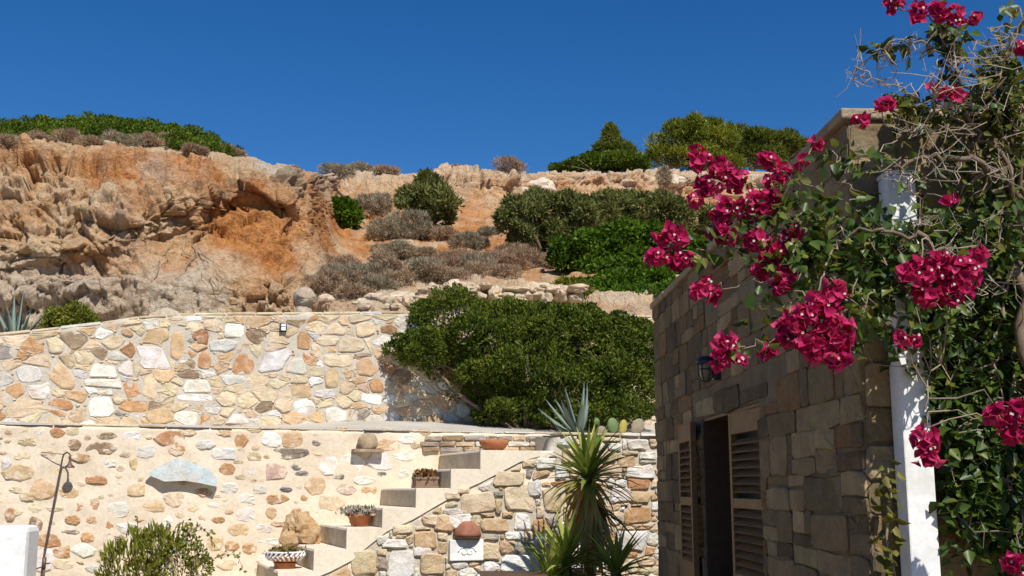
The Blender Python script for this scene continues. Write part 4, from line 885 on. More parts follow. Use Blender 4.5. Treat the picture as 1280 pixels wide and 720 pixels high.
# terrace behind the upper wall: agave, bush, cactus, boulders
def blade(name, L, w0, w1, th, mat, parent, bend=.15, chan=.3, n=7):   # thick channelled leaf along +z, bending to +x
    V = []; Fc = []
    for i in range(n):
        t = i / (n - 1); w_ = w0 + (w1 - w0) * math.sin(min(1, t / .45) * math.pi / 2) if t < .45 else w1 * (1 - ((t - .45) / .55) ** 1.6); w_ = max(w_, .002)
        x = bend * L * t * t; z = L * t * (1 - .25 * abs(bend) * t); d_ = th * (1 - t * .85)
        V += [(x + chan * w_ * .0 - d_ * .5, 0, z), (x + chan * w_, w_ / 2, z), (x + d_ * .5, 0, z), (x + chan * w_, -w_ / 2, z)]
    # order round the section: back keel, edge, trough, other edge
    for i in range(n - 1):
        for k_ in range(4): a_ = i * 4 + k_; b_ = i * 4 + (k_ + 1) % 4; Fc.append((a_, b_, b_ + 4, a_ + 4))
    Fc.append((3, 2, 1, 0)); Fc.append(tuple((n - 1) * 4 + k_ for k_ in range(4)))
    return mesh(name, V, Fc, mat, parent, True)
M['agave'] = mat_plain('agave_leaf', (.20, .26, .21), .55, .35, .25, 6); M['agave_yellow'] = mat_plain('agave_leaf_pale', (.40, .40, .22), .6, .3, .2, 6)
M['pear'] = mat_plain('cactus_pad', (.14, .20, .07), .6, .3, .3, 9); M['pear_yellow'] = mat_plain('cactus_pad_yellow', (.40, .32, .06), .6, .3, .25, 9); M['pear_dry'] = mat_plain('cactus_pad_dry', (.33, .27, .18), .8, .2, .35, 9)
def agave(label, base, specs, name='agave'):
    root = empty(name, base); tag(root, label, 'agave')
    for az, tilt, L, w_, bend in specs:
        L *= .88 if 'behind' in label else 1; o = blade('leaf', L, w_ * .7, w_, .03, M['agave'], root, bend); o.rotation_euler = (0, R(tilt), R(az))
    return root
def wall_base(px, dback, z):
    pl = P3.off(dback); u_, _ = pl.hit(px, 410); p_ = pl.o + pl.w * u_; return (p_.x, p_.y, z)
zt = lambda px: up_top(P3.hit(px, 410)[0])
agave('grey-blue agave on the terrace above the upper wall', wall_base(20, .62, zt(20) - .12), [(180, 22, .62, .085, .12), (150, 4, .68, .09, .05), (20, 3, .72, .08, .02), (0, 33, .55, .07, .1), (100, 10, .6, .08, .1), (260, 18, .55, .08, .1), (200, 40, .45, .08, .15), (330, 25, .5, .07, .1)])
p = Vector(wall_base(92, .9, zt(92) - .1)); bush('round_shrub', 'small round yellow-green shrub beside the grey-blue agave on the terrace', 'shrub', [((p.x, p.y, p.z + .22), (.36, .3, .26)), ((p.x + .12, p.y, p.z + .15), (.3, .28, .22)), ((p.x - .12, p.y, p.z + .25), (.24, .25, .22))], 4200, .06, .024, M['yellowgreen'], 51, base=tuple(p), stems=9, sr=.012, lo=.5)
p = Vector(wall_base(262, .75, zt(262) - .1)); cact = empty('columnar_cactus', p); tag(cact, 'small ribbed columnar cactus on the terrace above the upper wall', 'cactus')
cm = MB(); V = []; nn = 24
for z, r_ in [(0, .06), (.06, .07), (.14, .068), (.2, .05), (.235, .02)]: V.append([(r_ * (1 + .16 * math.cos(k_ * math.pi * 2 * 8 / nn * 1.0)) * math.cos(k_ * 2 * math.pi / nn), r_ * (1 + .16 * math.cos(k_ * 2 * math.pi * 8 / nn)) * math.sin(k_ * 2 * math.pi / nn), z) for k_ in range(nn)])
cm.add([v for ring in V for v in ring], [(i * nn + k_, i * nn + (k_ + 1) % nn, (i + 1) * nn + (k_ + 1) % nn, (i + 1) * nn + k_) for i in range(4) for k_ in range(nn)] + [tuple(4 * nn + k_ for k_ in range(nn))]); cm.obj('body', M['pear'], cact, True)
MB().tube([(.06, .1, -.05), (.065, .1, .3), (.06, .11, .62)], .006, 5).obj('stake', M['twig'], cact)
def boulder(name, label, cat, c, rad, seed, col, n=3, amp=.28, rot=0, mat='stone', group=None, sub=4):
    import bmesh
    bm = bmesh.new(); bmesh.ops.create_icosphere(bm, subdivisions=sub, radius=1); P = np.array([v.co[:] for v in bm.verts]); w1, w2, wi = worley(P * 1.3 + seed * 7.7)
    k_ = 1 + amp * fbm(P * 1.1 + seed * 3.1, 4) + amp * .9 * (wi - .5) * np.clip((w2 - w1) * 4, 0, 1); P = P * k_[:, None] * np.array(rad)
    for v, q in zip(bm.verts, P): v.co = q
    me = bpy.data.meshes.new(name); bm.to_mesh(me); bm.free(); me.materials.append(M[mat]); o = bpy.data.objects.new(name, me); o.location = c; o.rotation_euler = (0, 0, rot); link(o); o.color = (*col, 1); tag(o, label, cat, group); return o
p = Vector(wall_base(207, 1.0, zt(207) - .05)); boulder('boulder', 'grey-cream boulder lying on the terrace at the foot of the cliff', 'boulder', p + Vector((0, 0, .1)), (.28, .22, .17), 1, (.55, .47, .36))
p = Vector(wall_base(378, .8, zt(378) - .1)); bl = empty('boulder_stack', p); tag(bl, 'grey boulder balanced on another at the terrace edge below the cliff', 'boulder')
for nm, c_, rd, sd in [('boulder', (0, 0, .12), (.16, .15, .2), 2), ('boulder', (.02, 0, .43), (.15, .13, .14), 3)]:
    o = boulder(nm, None, None, c_, rd, sd, (.40, .36, .30), amp=.16); o.parent = bl
# rough pale ledge behind the large shrub
r_ = random.Random(4); ledge = empty('rubble_ledge', at(610, 372, 17.6)); tag(ledge, 'rough pale rubble ledge behind the large shrub', 'rubble wall')
for i in range(68):
    x = 500 + i * 3.3; c_ = at(x, np.interp(x, [500, 530, 600, 720], [385, 365, 362, 364]) + r_.uniform(-4, 14), 17.7 + r_.uniform(-.1, .3)); o = boulder('rubble_stone', None, None, c_ - ledge.location, (r_.uniform(.08, .2), .2, r_.uniform(.06, .14)), 10 + i, vary((.56, .45, .31), .1), sub=3); o.parent = ledge
r_ = random.Random(9)
for i in range(26):              # fallen stones by the terrace, each its own
    x = r_.uniform(395, 520); y = r_.uniform(372, 386); p = land(x, y); s_ = r_.uniform(.05, .13)
    boulder('loose_stone', 'loose pale stone on the ground above the upper wall', 'stone', p + Vector((0, 0, s_ * .3)), (s_ * 1.4, s_, s_ * .8), 60 + i, vary((.6, .5, .37), .15), sub=2, group='loose stones above the upper wall')
for i, (x, y, s_) in enumerate([(672, 236, .34), (655, 240, .2), (842, 226, .26)]):
    p = land(x, y); boulder('rim_stone', 'pale loose stone sitting at the edge of the cliff top', 'stone', p + Vector((0, .05, 0)), (s_ * 1.4, s_, s_ * .85), 120 + i, (.66, .56, .44), sub=3, group='loose stones at the cliff edge')
# dead roots trailing down the pale lower face
rt = empty('dead_roots', land(235, 345)); tag(rt, 'bleached dead roots trailing down the pale face of the cliff', 'roots'); r_ = random.Random(3)
for i in range(9):
    x, y = r_.uniform(190, 285), r_.uniform(305, 345); pts = []
    for k_ in range(6): q = land(x, y) + Vector((0, -.10, 0)) - rt.location; pts.append(q); x += r_.uniform(2, 9) * (1 if i % 3 else -1); y += r_.uniform(2, 9)
    MB().tube(pts, [.010, .009, .007, .006, .005, .003], 5).obj('root', M['twig'], rt, True)

# ------------------------------------------------------------------ planting bed: agave, prickly pears
ag = P1.pt(P1.hit(744, 545)[0], zr + .02, -.45)
agave('grey-green spreading agave behind the tall yucca', ag, [(175, 62, .62, .085, -.1), (170, 45, .62, .09, -.05), (160, 28, .56, .09, .1), (200, 14, .62, .09, .05), (20, 4, .66, .085, .06), (10, 16, .68, .085, -.1), (60, 30, .5, .08, .1), (280, 25, .5, .08, .1), (230, 40, .55, .08, .0), (185, 75, .5, .06, -.3)])
pr = empty('prickly_pear', P1.pt(P1.hit(782, 545)[0], zr, -.4), P1.a); tag(pr, 'row of prickly pear pads, green, yellow and dry, on the wall top', 'cactus')
def pad(x, z, w_, h_, rot, mt, y=0):
    V = []; Fc = []; n = 16; m_ = 4
    for s_ in (-1, 1):
        for j in range(m_):
            f = math.cos(j / m_ * math.pi / 2); V += [(w_ / 2 * f * math.cos(2 * math.pi * k_ / n) * (1 - .12 * math.sin(2 * math.pi * k_ / n) * -1), s_ * .018 * math.sin(j / m_ * math.pi / 2), h_ / 2 * f * math.sin(2 * math.pi * k_ / n)) for k_ in range(n)]
        V.append((0, s_ * .018, 0))
    for q, s_ in enumerate((-1, 1)):
        b_ = q * (m_ * n + 1)
        for j in range(m_ - 1):
            for k_ in range(n): f = (b_ + j * n + k_, b_ + j * n + (k_ + 1) % n, b_ + (j + 1) * n + (k_ + 1) % n, b_ + (j + 1) * n + k_); Fc.append(f if s_ < 0 else f[::-1])
        for k_ in range(n): f = (b_ + (m_ - 1) * n + k_, b_ + (m_ - 1) * n + (k_ + 1) % n, b_ + m_ * n); Fc.append(f if s_ < 0 else f[::-1])
    o = mesh('pad', V, Fc, M[mt], pr, True, (x, y, z)); o.rotation_euler = (0, R(rot), 0)
for px, py, w_, h_, rot, mt in [(753, 540, 14, 16, -40, 'pear_dry'), (765, 533, 15, 22, -10, 'pear'), (778, 535, 11, 22, 12, 'pear_yellow'), (798, 534, 17, 24, 30, 'pear_dry'), (747, 527, 8, 10, 20, 'pear')]:
    pl = P1.off(.4); u_, z_ = pl.hit(px, py); s_ = 12.1 / F; pad(u_ - P1.hit(782, 545)[0], z_ - zr, w_ * s_, h_ * s_, rot, mt, random.uniform(-.03, .03))

# ------------------------------------------------------------------ yuccas in front of the wall
M['yucca'] = mat_plain('yucca_leaf', (.25, .31, .08), .45, .4, .3, 5); M['yucca_pale'] = mat_plain('yucca_leaf_pale', (.42, .44, .17), .45, .4, .3, 5)
M['yucca_dry'] = mat_plain('yucca_leaf_dry', (.60, .42, .18), .8, .2, .3, 5); M['yucca_old'] = mat_plain('yucca_leaf_old', (.42, .35, .11), .7, .3, .3, 5)
for k_, (c1_, c2_) in dict(yucca=((.21, .27, .045), (.30, .35, .07)), yucca_pale=((.38, .41, .10), (.48, .49, .16)), yucca_dry=((.55, .37, .14), (.68, .50, .23)), yucca_old=((.42, .35, .09), (.52, .43, .14))).items():
    M[k_] = mat_leaf(k_ + '_blade', [(*c1_,), (*c2_,)], .25, .5, .3)
def sword(L, w_, bend, mat):      # along +z, arching towards +x
    V = []; Fc = []; n = 6
    for i in range(n):
        t = i / (n - 1); wd = w_ * (.75 + .5 * t if t < .4 else max(.02, .95 * (1 - ((t - .4) / .6) ** 1.5))); a_ = bend * t
        x = L * (t * math.sin(a_)); z = L * t * math.cos(a_); V += [(x - .15 * wd, wd / 2, z + .1 * wd), (x, 0, z - .004), (x - .15 * wd, -wd / 2, z + .1 * wd)]
    for i in range(n - 1): a_ = i * 3; Fc += [(a_, a_ + 1, a_ + 4, a_ + 3), (a_ + 1, a_ + 2, a_ + 5, a_ + 4)]
    me = bpy.data.meshes.new('leaf'); me.from_pydata(V, [], Fc); me.polygons.foreach_set('use_smooth', [True] * len(Fc)); me.materials.append(M[mat]); return me
SWD = {(mt, k_): sword(L, .045, b_, mt) for mt in ('yucca', 'yucca_pale', 'yucca_dry', 'yucca_old') for k_, (L, b_) in enumerate([(.42, .15), (.46, .35), (.40, .6)])}
def yucca(label, base, heads, trunk, seed):
    r = random.Random(seed); root = empty('yucca', base); tag(root, label, 'yucca')
    MB().tube(trunk, [.07] + [.055] * (len(trunk) - 2) + [.045], 9).obj('trunk', M['bark'], root, True)
    for (hx, hy, hz), n, dry, s_ in heads:
        for i in range(n):
            t = (i + .5) / n; tilt = 6 + 98 * t ** .85 + r.uniform(-7, 7); az = i * 137.5 + r.uniform(-12, 12); mt = r.choice(['yucca', 'yucca', 'yucca_pale']) if t < .75 else r.choice(['yucca_old', 'yucca', 'yucca_old'])
            o = bpy.data.objects.new('leaf', SWD[(mt, 0 if t < .3 else r.choice([0, 1]) if t < .7 else r.choice([1, 2]))]); link(o, root); o.location = (hx, hy, hz - .10 * t); o.rotation_euler = (0, R(tilt), R(az)); f = s_ * r.uniform(.9, 1.2); o.scale = (f, f * 1.1, f)
        for i in range(dry):
            o = bpy.data.objects.new('dry_leaf', SWD[('yucca_dry' if r.random() < .7 else 'yucca_old', r.choice([0, 1, 2]))]); link(o, root); o.location = (hx, hy, hz - .10 - .26 * r.random()); o.rotation_euler = (0, R(r.uniform(104, 160)), R(r.uniform(0, 360))); f = s_ * r.uniform(.75, 1.2); o.scale = (f, f, f)
    return root
yb = at(737, 720, 10.75); yb.z = 0
h1 = at(735, 592, 10.75) - yb
yucca('tall yucca with a skirt of dry brown leaves before the stone wall', yb, [(tuple(h1), 92, 120, 1.12), (tuple(h1 + Vector((.03, -.02, -.24))), 6, 70, 1.0)], [(0, 0, -.02), (.01, 0, .6), (-.01, 0, 1.1), tuple(h1)], 1)
yb = at(708, 720, 10.5); yb.z = 0; h1 = at(708, 702, 10.5) - yb
yucca('bushy low yucca left of the tall one in front of the stone wall', yb, [(tuple(h1), 70, 8, 1.05), (tuple(h1 + Vector((-.14, -.1, -.14))), 50, 0, 1.0)], [(0, 0, -.02), (.01, 0, .4), tuple(h1)], 2)
yb = at(772, 720, 10.3); yb.z = 0; h1 = at(770, 712, 10.3) - yb
yucca('low yucca nearest the house corner before the stone wall', yb, [(tuple(h1), 64, 6, 1.0)], [(0, 0, -.02), (.01, 0, .4), tuple(h1)], 3)

# ------------------------------------------------------------------ shrub at the lower left
p = at(190, 722, 10.3); p.z = 0
zc = at(190, 690, 10.3).z
cols = [E(165, 705, 10.3, 36, 26), E(195, 690, 10.3, 30, 26), E(228, 695, 10.3, 28, 34), E(215, 720, 10.3, 45, 40), E(165, 730, 10.3, 45, 30)]
sb = bush('oleander_shrub', 'green flowerless shrub with narrow leaves in front of the plastered wall', 'shrub', cols[0:1] + cols[1:2] + cols[4:], 1000, .10, .022, M['yellowgreen'], 61, base=tuple(p), stems=18, sr=.01, lo=.2, upw=1.0, spread=.6, sub=5, ssize=.45)
p2 = p + Vector((.32, -.05, 0))
bush('trailing_shrub', 'small-leaved shrub with trailing stems beside the narrow-leaved shrub', 'shrub', cols[2:4], 1700, .035, .024, M['yellowgreen'], 62, base=tuple(p2), stems=26, sr=.008, lo=.3, upw=.3, bark='twig')
tr = [o for o in C.objects if o.name.startswith('trailing_shrub')][0]; r = np.random.default_rng(8); st = MB(); PP = []; 
for path in [[(225, 680), (235, 662), (250, 658), (262, 668), (266, 684)], [(240, 700), (262, 700), (280, 692), (297, 694), (304, 712)], [(215, 670), (222, 655), (238, 653)], [(200, 672), (205, 660), (212, 655)], [(172, 690), (172, 662), (172, 646)]]:
    q = [at(x, y, 10.25) - p2 for x, y in path]; st.tube(q, .004, 4)
    for a_, b_ in zip(q[:-1], q[1:]):
        for t in np.linspace(0, 1, 7): PP.append(np.array(a_ * (1 - t) + b_ * t) + r.normal(size=3) * .012)
st.obj('trailing_stem', M['twig'], tr); PP = np.array(PP); leaves_at('trailing_leaves', PP, rand_dirs(len(PP), r), rand_dirs(len(PP), r), .04, .028, M['yellowgreen'], tr, r.random(len(PP)))['kind'] = 'stuff'

# ------------------------------------------------------------------ small things
# white low wall end
wb = empty('low_wall_end', (at(38, 690, 10.0).x - .45, 10.0, 0), R(8)); tag(wb, 'white plastered wall end with rounded corners beside the outdoor shower', 'low wall')
MB().box(-.45, .45, -.2, .2, 0, at(20, 657, 10).z).obj('block', M['white_paint'], wb, bevel=.05)
# outdoor shower
su, sz = P2.hit(68, 640); shw = empty('outdoor_shower', P2.pt(su, 0, .12), P2.a); tag(shw, 'thin brown outdoor shower pipe with bell head against the plastered wall', 'shower')
tz = P2.hit(75, 567)[1]; bot = -.06
MB().tube([(bot - .06, 0, 0), (bot, 0, 1.0), (.045, 0, tz - .05), (.055, 0, tz - .01), (.085, -.02, tz + .01), (.115, -.05, tz - .01), (.12, -.06, tz - .08)], .0085, 8).obj('pipe', M['pipe'], shw, True)
MB().lathe([(.012, .03), (.014, .0), (.022, -.02), (.05, -.045), (.052, -.055), (0, -.055)], 16, (.12, -.06, tz - .09)).obj('shower_head', M['pipe'], shw, True)
vz = P2.hit(63, 703)[1]; MB().tube([(bot + .002, -.02, vz - .06), (bot + .004, -.02, vz + .06)], .02, 8).tube([(bot, -.02, vz), (bot + .06, -.05, vz)], .008, 6).obj('valve', M['pipe'], shw, True)
MB().tube([(bot, 0, vz - .03), (bot - .06, .02, vz - .05), (bot - .15, .08, vz - .10)], .006, 5).obj('feed_hose', M['black_metal'], shw)
MB().tube([(.05, .01, tz - .01), (-.05, .04, tz + .0), (-.16, .09, tz + .012)], .004, 5).obj('tie_wire', M['pipe'], shw)
# half-round stone shelf on the plastered wall
hu, hz_ = P2.hit(228, 600); sh = empty('stone_shelf', P2.pt(hu, hz_), P2.a); tag(sh, 'pale blue-grey scalloped slab jutting from the plastered wall', 'stone shelf')
pts = [P2.hit(*q) for q in [(183, 593), (200, 582), (222, 572), (240, 578), (262, 588), (272, 600), (268, 608), (250, 604), (230, 601), (205, 602)]]; pl = [(u_ - hu, z_ - hz_) for u_, z_ in pts][::-1]
V = []; n = len(pl)                     # tilted plate: lower edge leans out of the wall
zmx = max(q[1] for q in pl); zmn = min(q[1] for q in pl)
for th in (0, .022): V += [(x, -(.02 + .10 * (zmx - z) / (zmx - zmn)) + th, z) for x, z in pl]
o = mesh('slab', V, [tuple(range(n)), tuple(range(2 * n - 1, n - 1, -1))] + [(i, i + n, (i + 1) % n + n, (i + 1) % n) for i in range(n)], M['stone'], sh); o.color = (.55, .62, .62, 1)
o = MB().prism([(-.03, -.05), (.03, -.05), (.05, .02), (-.05, .02)], -.045, .0).obj('bracket_stone', M['stone'], sh); o.color = (*PAL['tan'], 1)
# ledge with a round stone
nu2, nz2 = P2.hit(458, 566); nl = empty('stone_ledge', P2.pt(nu2, nz2), P2.a); tag(nl, 'flat stone ledge projecting from the plastered wall under a round stone', 'stone ledge')
o = MB().prism([(-.17, 0), (.17, 0), (.18, .035), (-.17, .04)][:4], -.13, .03).obj('slab', M['stone'], nl, bevel=.008); o.color = (.36, .27, .18, 1)
c_ = P2.pt(nu2, nz2 + .12, .065); boulder('round_stone', 'round brown stone standing on the projecting stone ledge', 'stone', c_, (.115, .06, .10), 8, (.45, .34, .22), amp=.06, rot=P2.a)
# rock on the stairs
def on_stair(px, py, back):       # point on a tread
    pl = P1.off(back); u_, z_ = pl.hit(px, py); return pl.pt(u_, z_)
def level(px, back): pl = P1.off(back); u_ = pl.hit(px, 650)[0]; return levelat(u_)
p = on_stair(376, 676, 1.05); p.z = level(376, 1.05); bo = boulder('jagged_rock', 'jagged ochre rock standing on a stair tread against the wall', 'rock', p + Vector((0, 0, .11)), (.17, .12, .17), 4, (.52, .33, .16), amp=.5)
# pots on the stairs
def pot(name, label, px, back, prof, mat, rect=None, n=28):
    p = on_stair(px, 650, back); p.z = level(px, back) + .002; root = empty(name, p, P1.a); tag(root, label, 'flower pot'); 
    if rect: return root
    MB().lathe(prof, n).obj('pot', M[mat], root, True); return root
def potplant(root, r_, z, n, L, mat, seed, tall=.06):
    r = np.random.default_rng(seed); P = np.stack([r.normal(size=n) * r_ * .5, r.normal(size=n) * r_ * .5, z + r.random(n) * tall], 1); D = rand_dirs(n, r) + np.array([0, 0, .8])
    leaves_at('plant', P, D, rand_dirs(n, r), L, L * .45, M[mat], root, r.random(n)).__setitem__('kind', 'stuff')
M['succulent'] = mat_leaf('succulent_leaf', [(.12, .10, .03), (.22, .18, .05), (.30, .20, .07)], .2, .6, .3); M['grey_plant'] = mat_leaf('grey_plant_leaf', [(.22, .20, .16), (.36, .32, .26), (.48, .42, .35)], .15, .7, .2)
M['red_plant'] = mat_leaf('red_plant_leaf', [(.10, .05, .02), (.20, .09, .03), (.26, .16, .05)], .2, .6, .3)
pp = pot('footed_bowl', 'white lattice bowl on a terracotta foot with yellow-green succulents on the lowest stairs', 358, .35, [(0, .0), (.10, 0), (.105, .05), (.12, .055)], 'terracotta')
MB().lathe([(.09, .056), (.14, .075), (.175, .115), (.185, .15), (.178, .152), (.165, .115), (.0, .10)], 28).obj('bowl', M['terracotta'], pp, True)
for k_ in range(22):
    for j, (r0, z0, r1, z1) in enumerate([(.148, .082, .182, .115), (.184, .117, .190, .150)]):
        a_ = k_ * 2 * math.pi / 22; b_ = a_ + math.pi / 22 * (1 if j else -1); q = MB().tube([(r0 * math.cos(a_), r0 * math.sin(a_), z0), (r1 * math.cos(b_), r1 * math.sin(b_), z1)], .011, 5).obj('lattice_drop', M['white_paint'], pp)
MB().lathe([(.183, .146), (.194, .15), (.194, .162), (.18, .164), (.176, .15)], 28).obj('rim', M['white_paint'], pp, True)
potplant(pp, .12, .12, 420, .05, 'succulent', 3, .06)
pp = pot('terracotta_pot', 'terracotta pot of grey succulents on the stairs above the lattice bowl', 450, .42, [(0, 0), (.085, 0), (.12, .095), (.13, .1), (.13, .125), (.118, .125), (.11, .10), (0, .095)], 'terracotta'); potplant(pp, .14, .10, 500, .055, 'grey_plant', 4, .07)
pp = pot('oblong_planter', 'grey-brown oblong planter with reddish plants on the upper stairs', 531, .40, None, None, True)
MB().box(-.125, .125, -.08, .08, .0, .02).obj('saucer', M['brown_clay'], pp, bevel=.006)
MB().box(-.115, .115, -.07, .07, .021, .11).box(-.125, .125, -.08, -.071, .085, .112).box(-.125, .125, .071, .08, .085, .112).box(-.125, -.116, -.07, .07, .085, .112).box(.116, .125, -.07, .07, .085, .112).obj('trough', M['brown_clay'], pp)
potplant(pp, .1, .10, 300, .05, 'red_plant', 5, .06)
pp = pot('terracotta_bowl', 'wide empty terracotta bowl standing on the stair landing', 617, .55, [(0, .0), (.115, 0), (.125, .012), (.10, .02), (.125, .04), (.155, .085), (.16, .12), (.148, .12), (.14, .085), (.10, .035), (0, .03)], 'terracotta')
# red dome-shaped stone bracketed above the plaque
du, dz_ = P1.hit(583, 668); dm = empty('wall_dome', P1.pt(du, dz_ - .02), P1.a); tag(dm, 'red clay half dome fixed to the wall above the carved plaque', 'ornament')
pr_ = [(.0, .155), (.05, .148), (.09, .125), (.125, .08), (.143, .03), (.14, .0), (0, 0)]; MB().lathe(pr_, 24, (0, -.02, 0)).obj('dome', mat_plain('red_clay', (.34, .14, .085), .75, .3, .35, 14), dm, True)
MB().lathe([(.0, -.03), (.10, -.025), (.138, -.004), (.138, -.001), (0, -.001)], 24, (0, -.02, 0)).obj('base', M['brown_clay'], dm, True)
# small solar lamp on the upper wall
qu, qz = P3.hit(353.5, 410); sp = empty('solar_lamp', P3.pt(qu, qz, .03), P3.a); tag(sp, 'small black and white solar lamp fixed to the upper wall', 'lamp')
MB().box(-.042, .042, -.03, .06, -.05, .05).obj('case', M['black_metal'], sp, bevel=.004); MB().box(-.028, .028, -.034, -.0305, -.038, .006).obj('lens', M['white_paint'], sp); MB().box(-.03, .03, -.033, -.0305, .014, .040).obj('panel', M['white_paint'], sp)
# table just below the frame, its edge showing
tp = at(641, 716, 10.2); tb_ = empty('garden_table', (tp.x, tp.y, 0), .05); tag(tb_, 'dark wooden garden table whose edge shows in front of the stair wall', 'table')
MB().box(-.29, .29, -.25, .25, tp.z - .03, tp.z).obj('top', M['dark_wood'], tb_, bevel=.005)
for sx in (-1, 1):
    for sy in (-1, 1): MB().box(sx * .25 - .025, sx * .25 + .025, sy * .21 - .025, sy * .21 + .025, 0, tp.z - .031).obj('leg', M['dark_wood'], tb_)

# ------------------------------------------------------------------ bougainvillea
M['bract'] = mat_leaf('bract', [(.33, .006, .075), (.57, .02, .13), (.70, .08, .23)], .42, .6, .15)
M['boug_leaf'] = mat_leaf('bougainvillea_leaf', [(.022, .045, .010), (.055, .105, .018), (.11, .165, .025), (.22, .23, .04)], .36, .42, .4)
M['boug_yellow'] = mat_leaf('bougainvillea_leaf_yellow', [(.06, .075, .012), (.13, .13, .02), (.22, .19, .03)], .35, .5, .3)
M['flower'] = mat_plain('flower_white', (.8, .76, .62), .6, .3, .05)
bb = Vector((2.02, 4.25, 0)); bg_ = empty('bougainvillea', bb); tag(bg_, 'bougainvillea with magenta bracts climbing over the house corner and white post', 'climbing plant')
r = np.random.default_rng(77)
def PT(px, py, Y): return np.array(at(px, py, Y) - bb)
def PTB(px, py, Y): return PT(px, py, max(Y, 4.42) if px > 1165 and py > 235 else Y)
BR = [([(0, 0, -.03), (-.02, 0, .7), (-.06, -.02, 1.3), (-.03, .02, 1.9), PTB(1262, 310, 4.25)], .045, .03), ([(.03, .05, -.03), (.06, .05, .9), (.02, .03, 1.6), PTB(1290, 260, 4.3), PTB(1260, 160, 4.3)], .03, .02),
      ([PTB(1262, 310, 4.25), PTB(1215, 345, 4.1), PTB(1160, 300, 4.05), PTB(1110, 290, 4.05), PTB(1060, 288, 4.1), PTB(1010, 300, 4.15)], .024, .008), ([PTB(1275, 330, 4.2), PTB(1225, 350, 4.05), PTB(1195, 375, 4.0)], .03, .012),
      ([PTB(1262, 240, 4.3), PTB(1225, 200, 4.25), PTB(1170, 195, 4.25), PTB(1130, 205, 4.2), PTB(1100, 215, 4.2)], .03, .008), ([PTB(1280, 300, 4.3), PTB(1265, 215, 4.3), PTB(1225, 165, 4.3), PTB(1200, 110, 4.25), PTB(1190, 60, 4.2), PTB(1160, 20, 4.15), PTB(1115, 5, 4.1)], .022, .004),
      ([PTB(1195, 75, 4.2), PTB(1170, 55, 4.2), PTB(1125, 52, 4.15), PTB(1090, 65, 4.1)], .007, .003), ([PTB(1225, 165, 4.3), PTB(1160, 130, 4.2), PTB(1125, 105, 4.15), PTB(1075, 96, 4.1)], .008, .003), ([PTB(1010, 300, 4.15), PTB(960, 290, 4.2), PTB(915, 265, 4.2), PTB(885, 215, 4.2)], .009, .003),
      ([PTB(990, 300, 4.15), PTB(930, 310, 4.2), PTB(880, 315, 4.2), PTB(838, 312, 4.2)], .007, .003), ([PTB(1060, 290, 4.1), PTB(1030, 330, 4.1), PTB(1020, 380, 4.05), PTB(1015, 410, 4.0)], .010, .004), ([PTB(1030, 340, 4.1), PTB(985, 350, 4.1), PTB(940, 350, 4.1), PTB(885, 362, 4.1)], .006, .003), ([PTB(1015, 390, 4.05), PTB(960, 425, 4.05), PTB(910, 438, 4.05)], .006, .003),
      ([PTB(1275, 250, 4.3), PTB(1240, 130, 4.25), PTB(1262, 70, 4.2), PTB(1275, 10, 4.2)], .018, .005), ([PTB(1195, 375, 4.0), PTB(1175, 430, 4.0), PTB(1160, 500, 4.0), PTB(1158, 560, 4.0)], .008, .004), ([PTB(1262, 350, 4.2), PTB(1240, 440, 4.1), PTB(1255, 530, 4.0)], .014, .005), ([PTB(1085, 215, 4.2), PTB(1020, 240, 4.2), PTB(960, 210, 4.2)], .006, .003), ([PTB(1265, 480, 4.15), PTB(1270, 600, 4.1), PTB(1278, 705, 4.0)], .01, .005),
      ([PTB(1225, 165, 4.3), PTB(1160, 165, 4.2), PTB(1110, 135, 4.15), PTB(1075, 150, 4.15)], .006, .003), ([PTB(1225, 348, 4.05), PTB(1180, 320, 4.0), PTB(1140, 240, 4.1), PTB(1100, 190, 4.15)], .008, .003)]
allp = []
for pts, r0, r1 in BR:
    P_ = np.array([np.array(q, float) for q in pts]); t = np.linspace(0, len(P_) - 1, (len(P_) - 1) * 6 + 1); Q = np.stack([np.interp(t, np.arange(len(P_)), P_[:, k_]) for k_ in range(3)], 1)
    Q[1:-1] += r.normal(size=(len(Q) - 2, 3)) * .012; MB().tube(Q, list(np.linspace(r0, r1, len(Q)) * (.5 if r0 < .044 else .8)), 6).obj('branch', M['bark'] if r0 > .02 else M['twig'], bg_, True); allp.append(Q)
allp = np.concatenate(allp)
def near(p_): return allp[np.argmin(((allp - p_) ** 2).sum(1))]
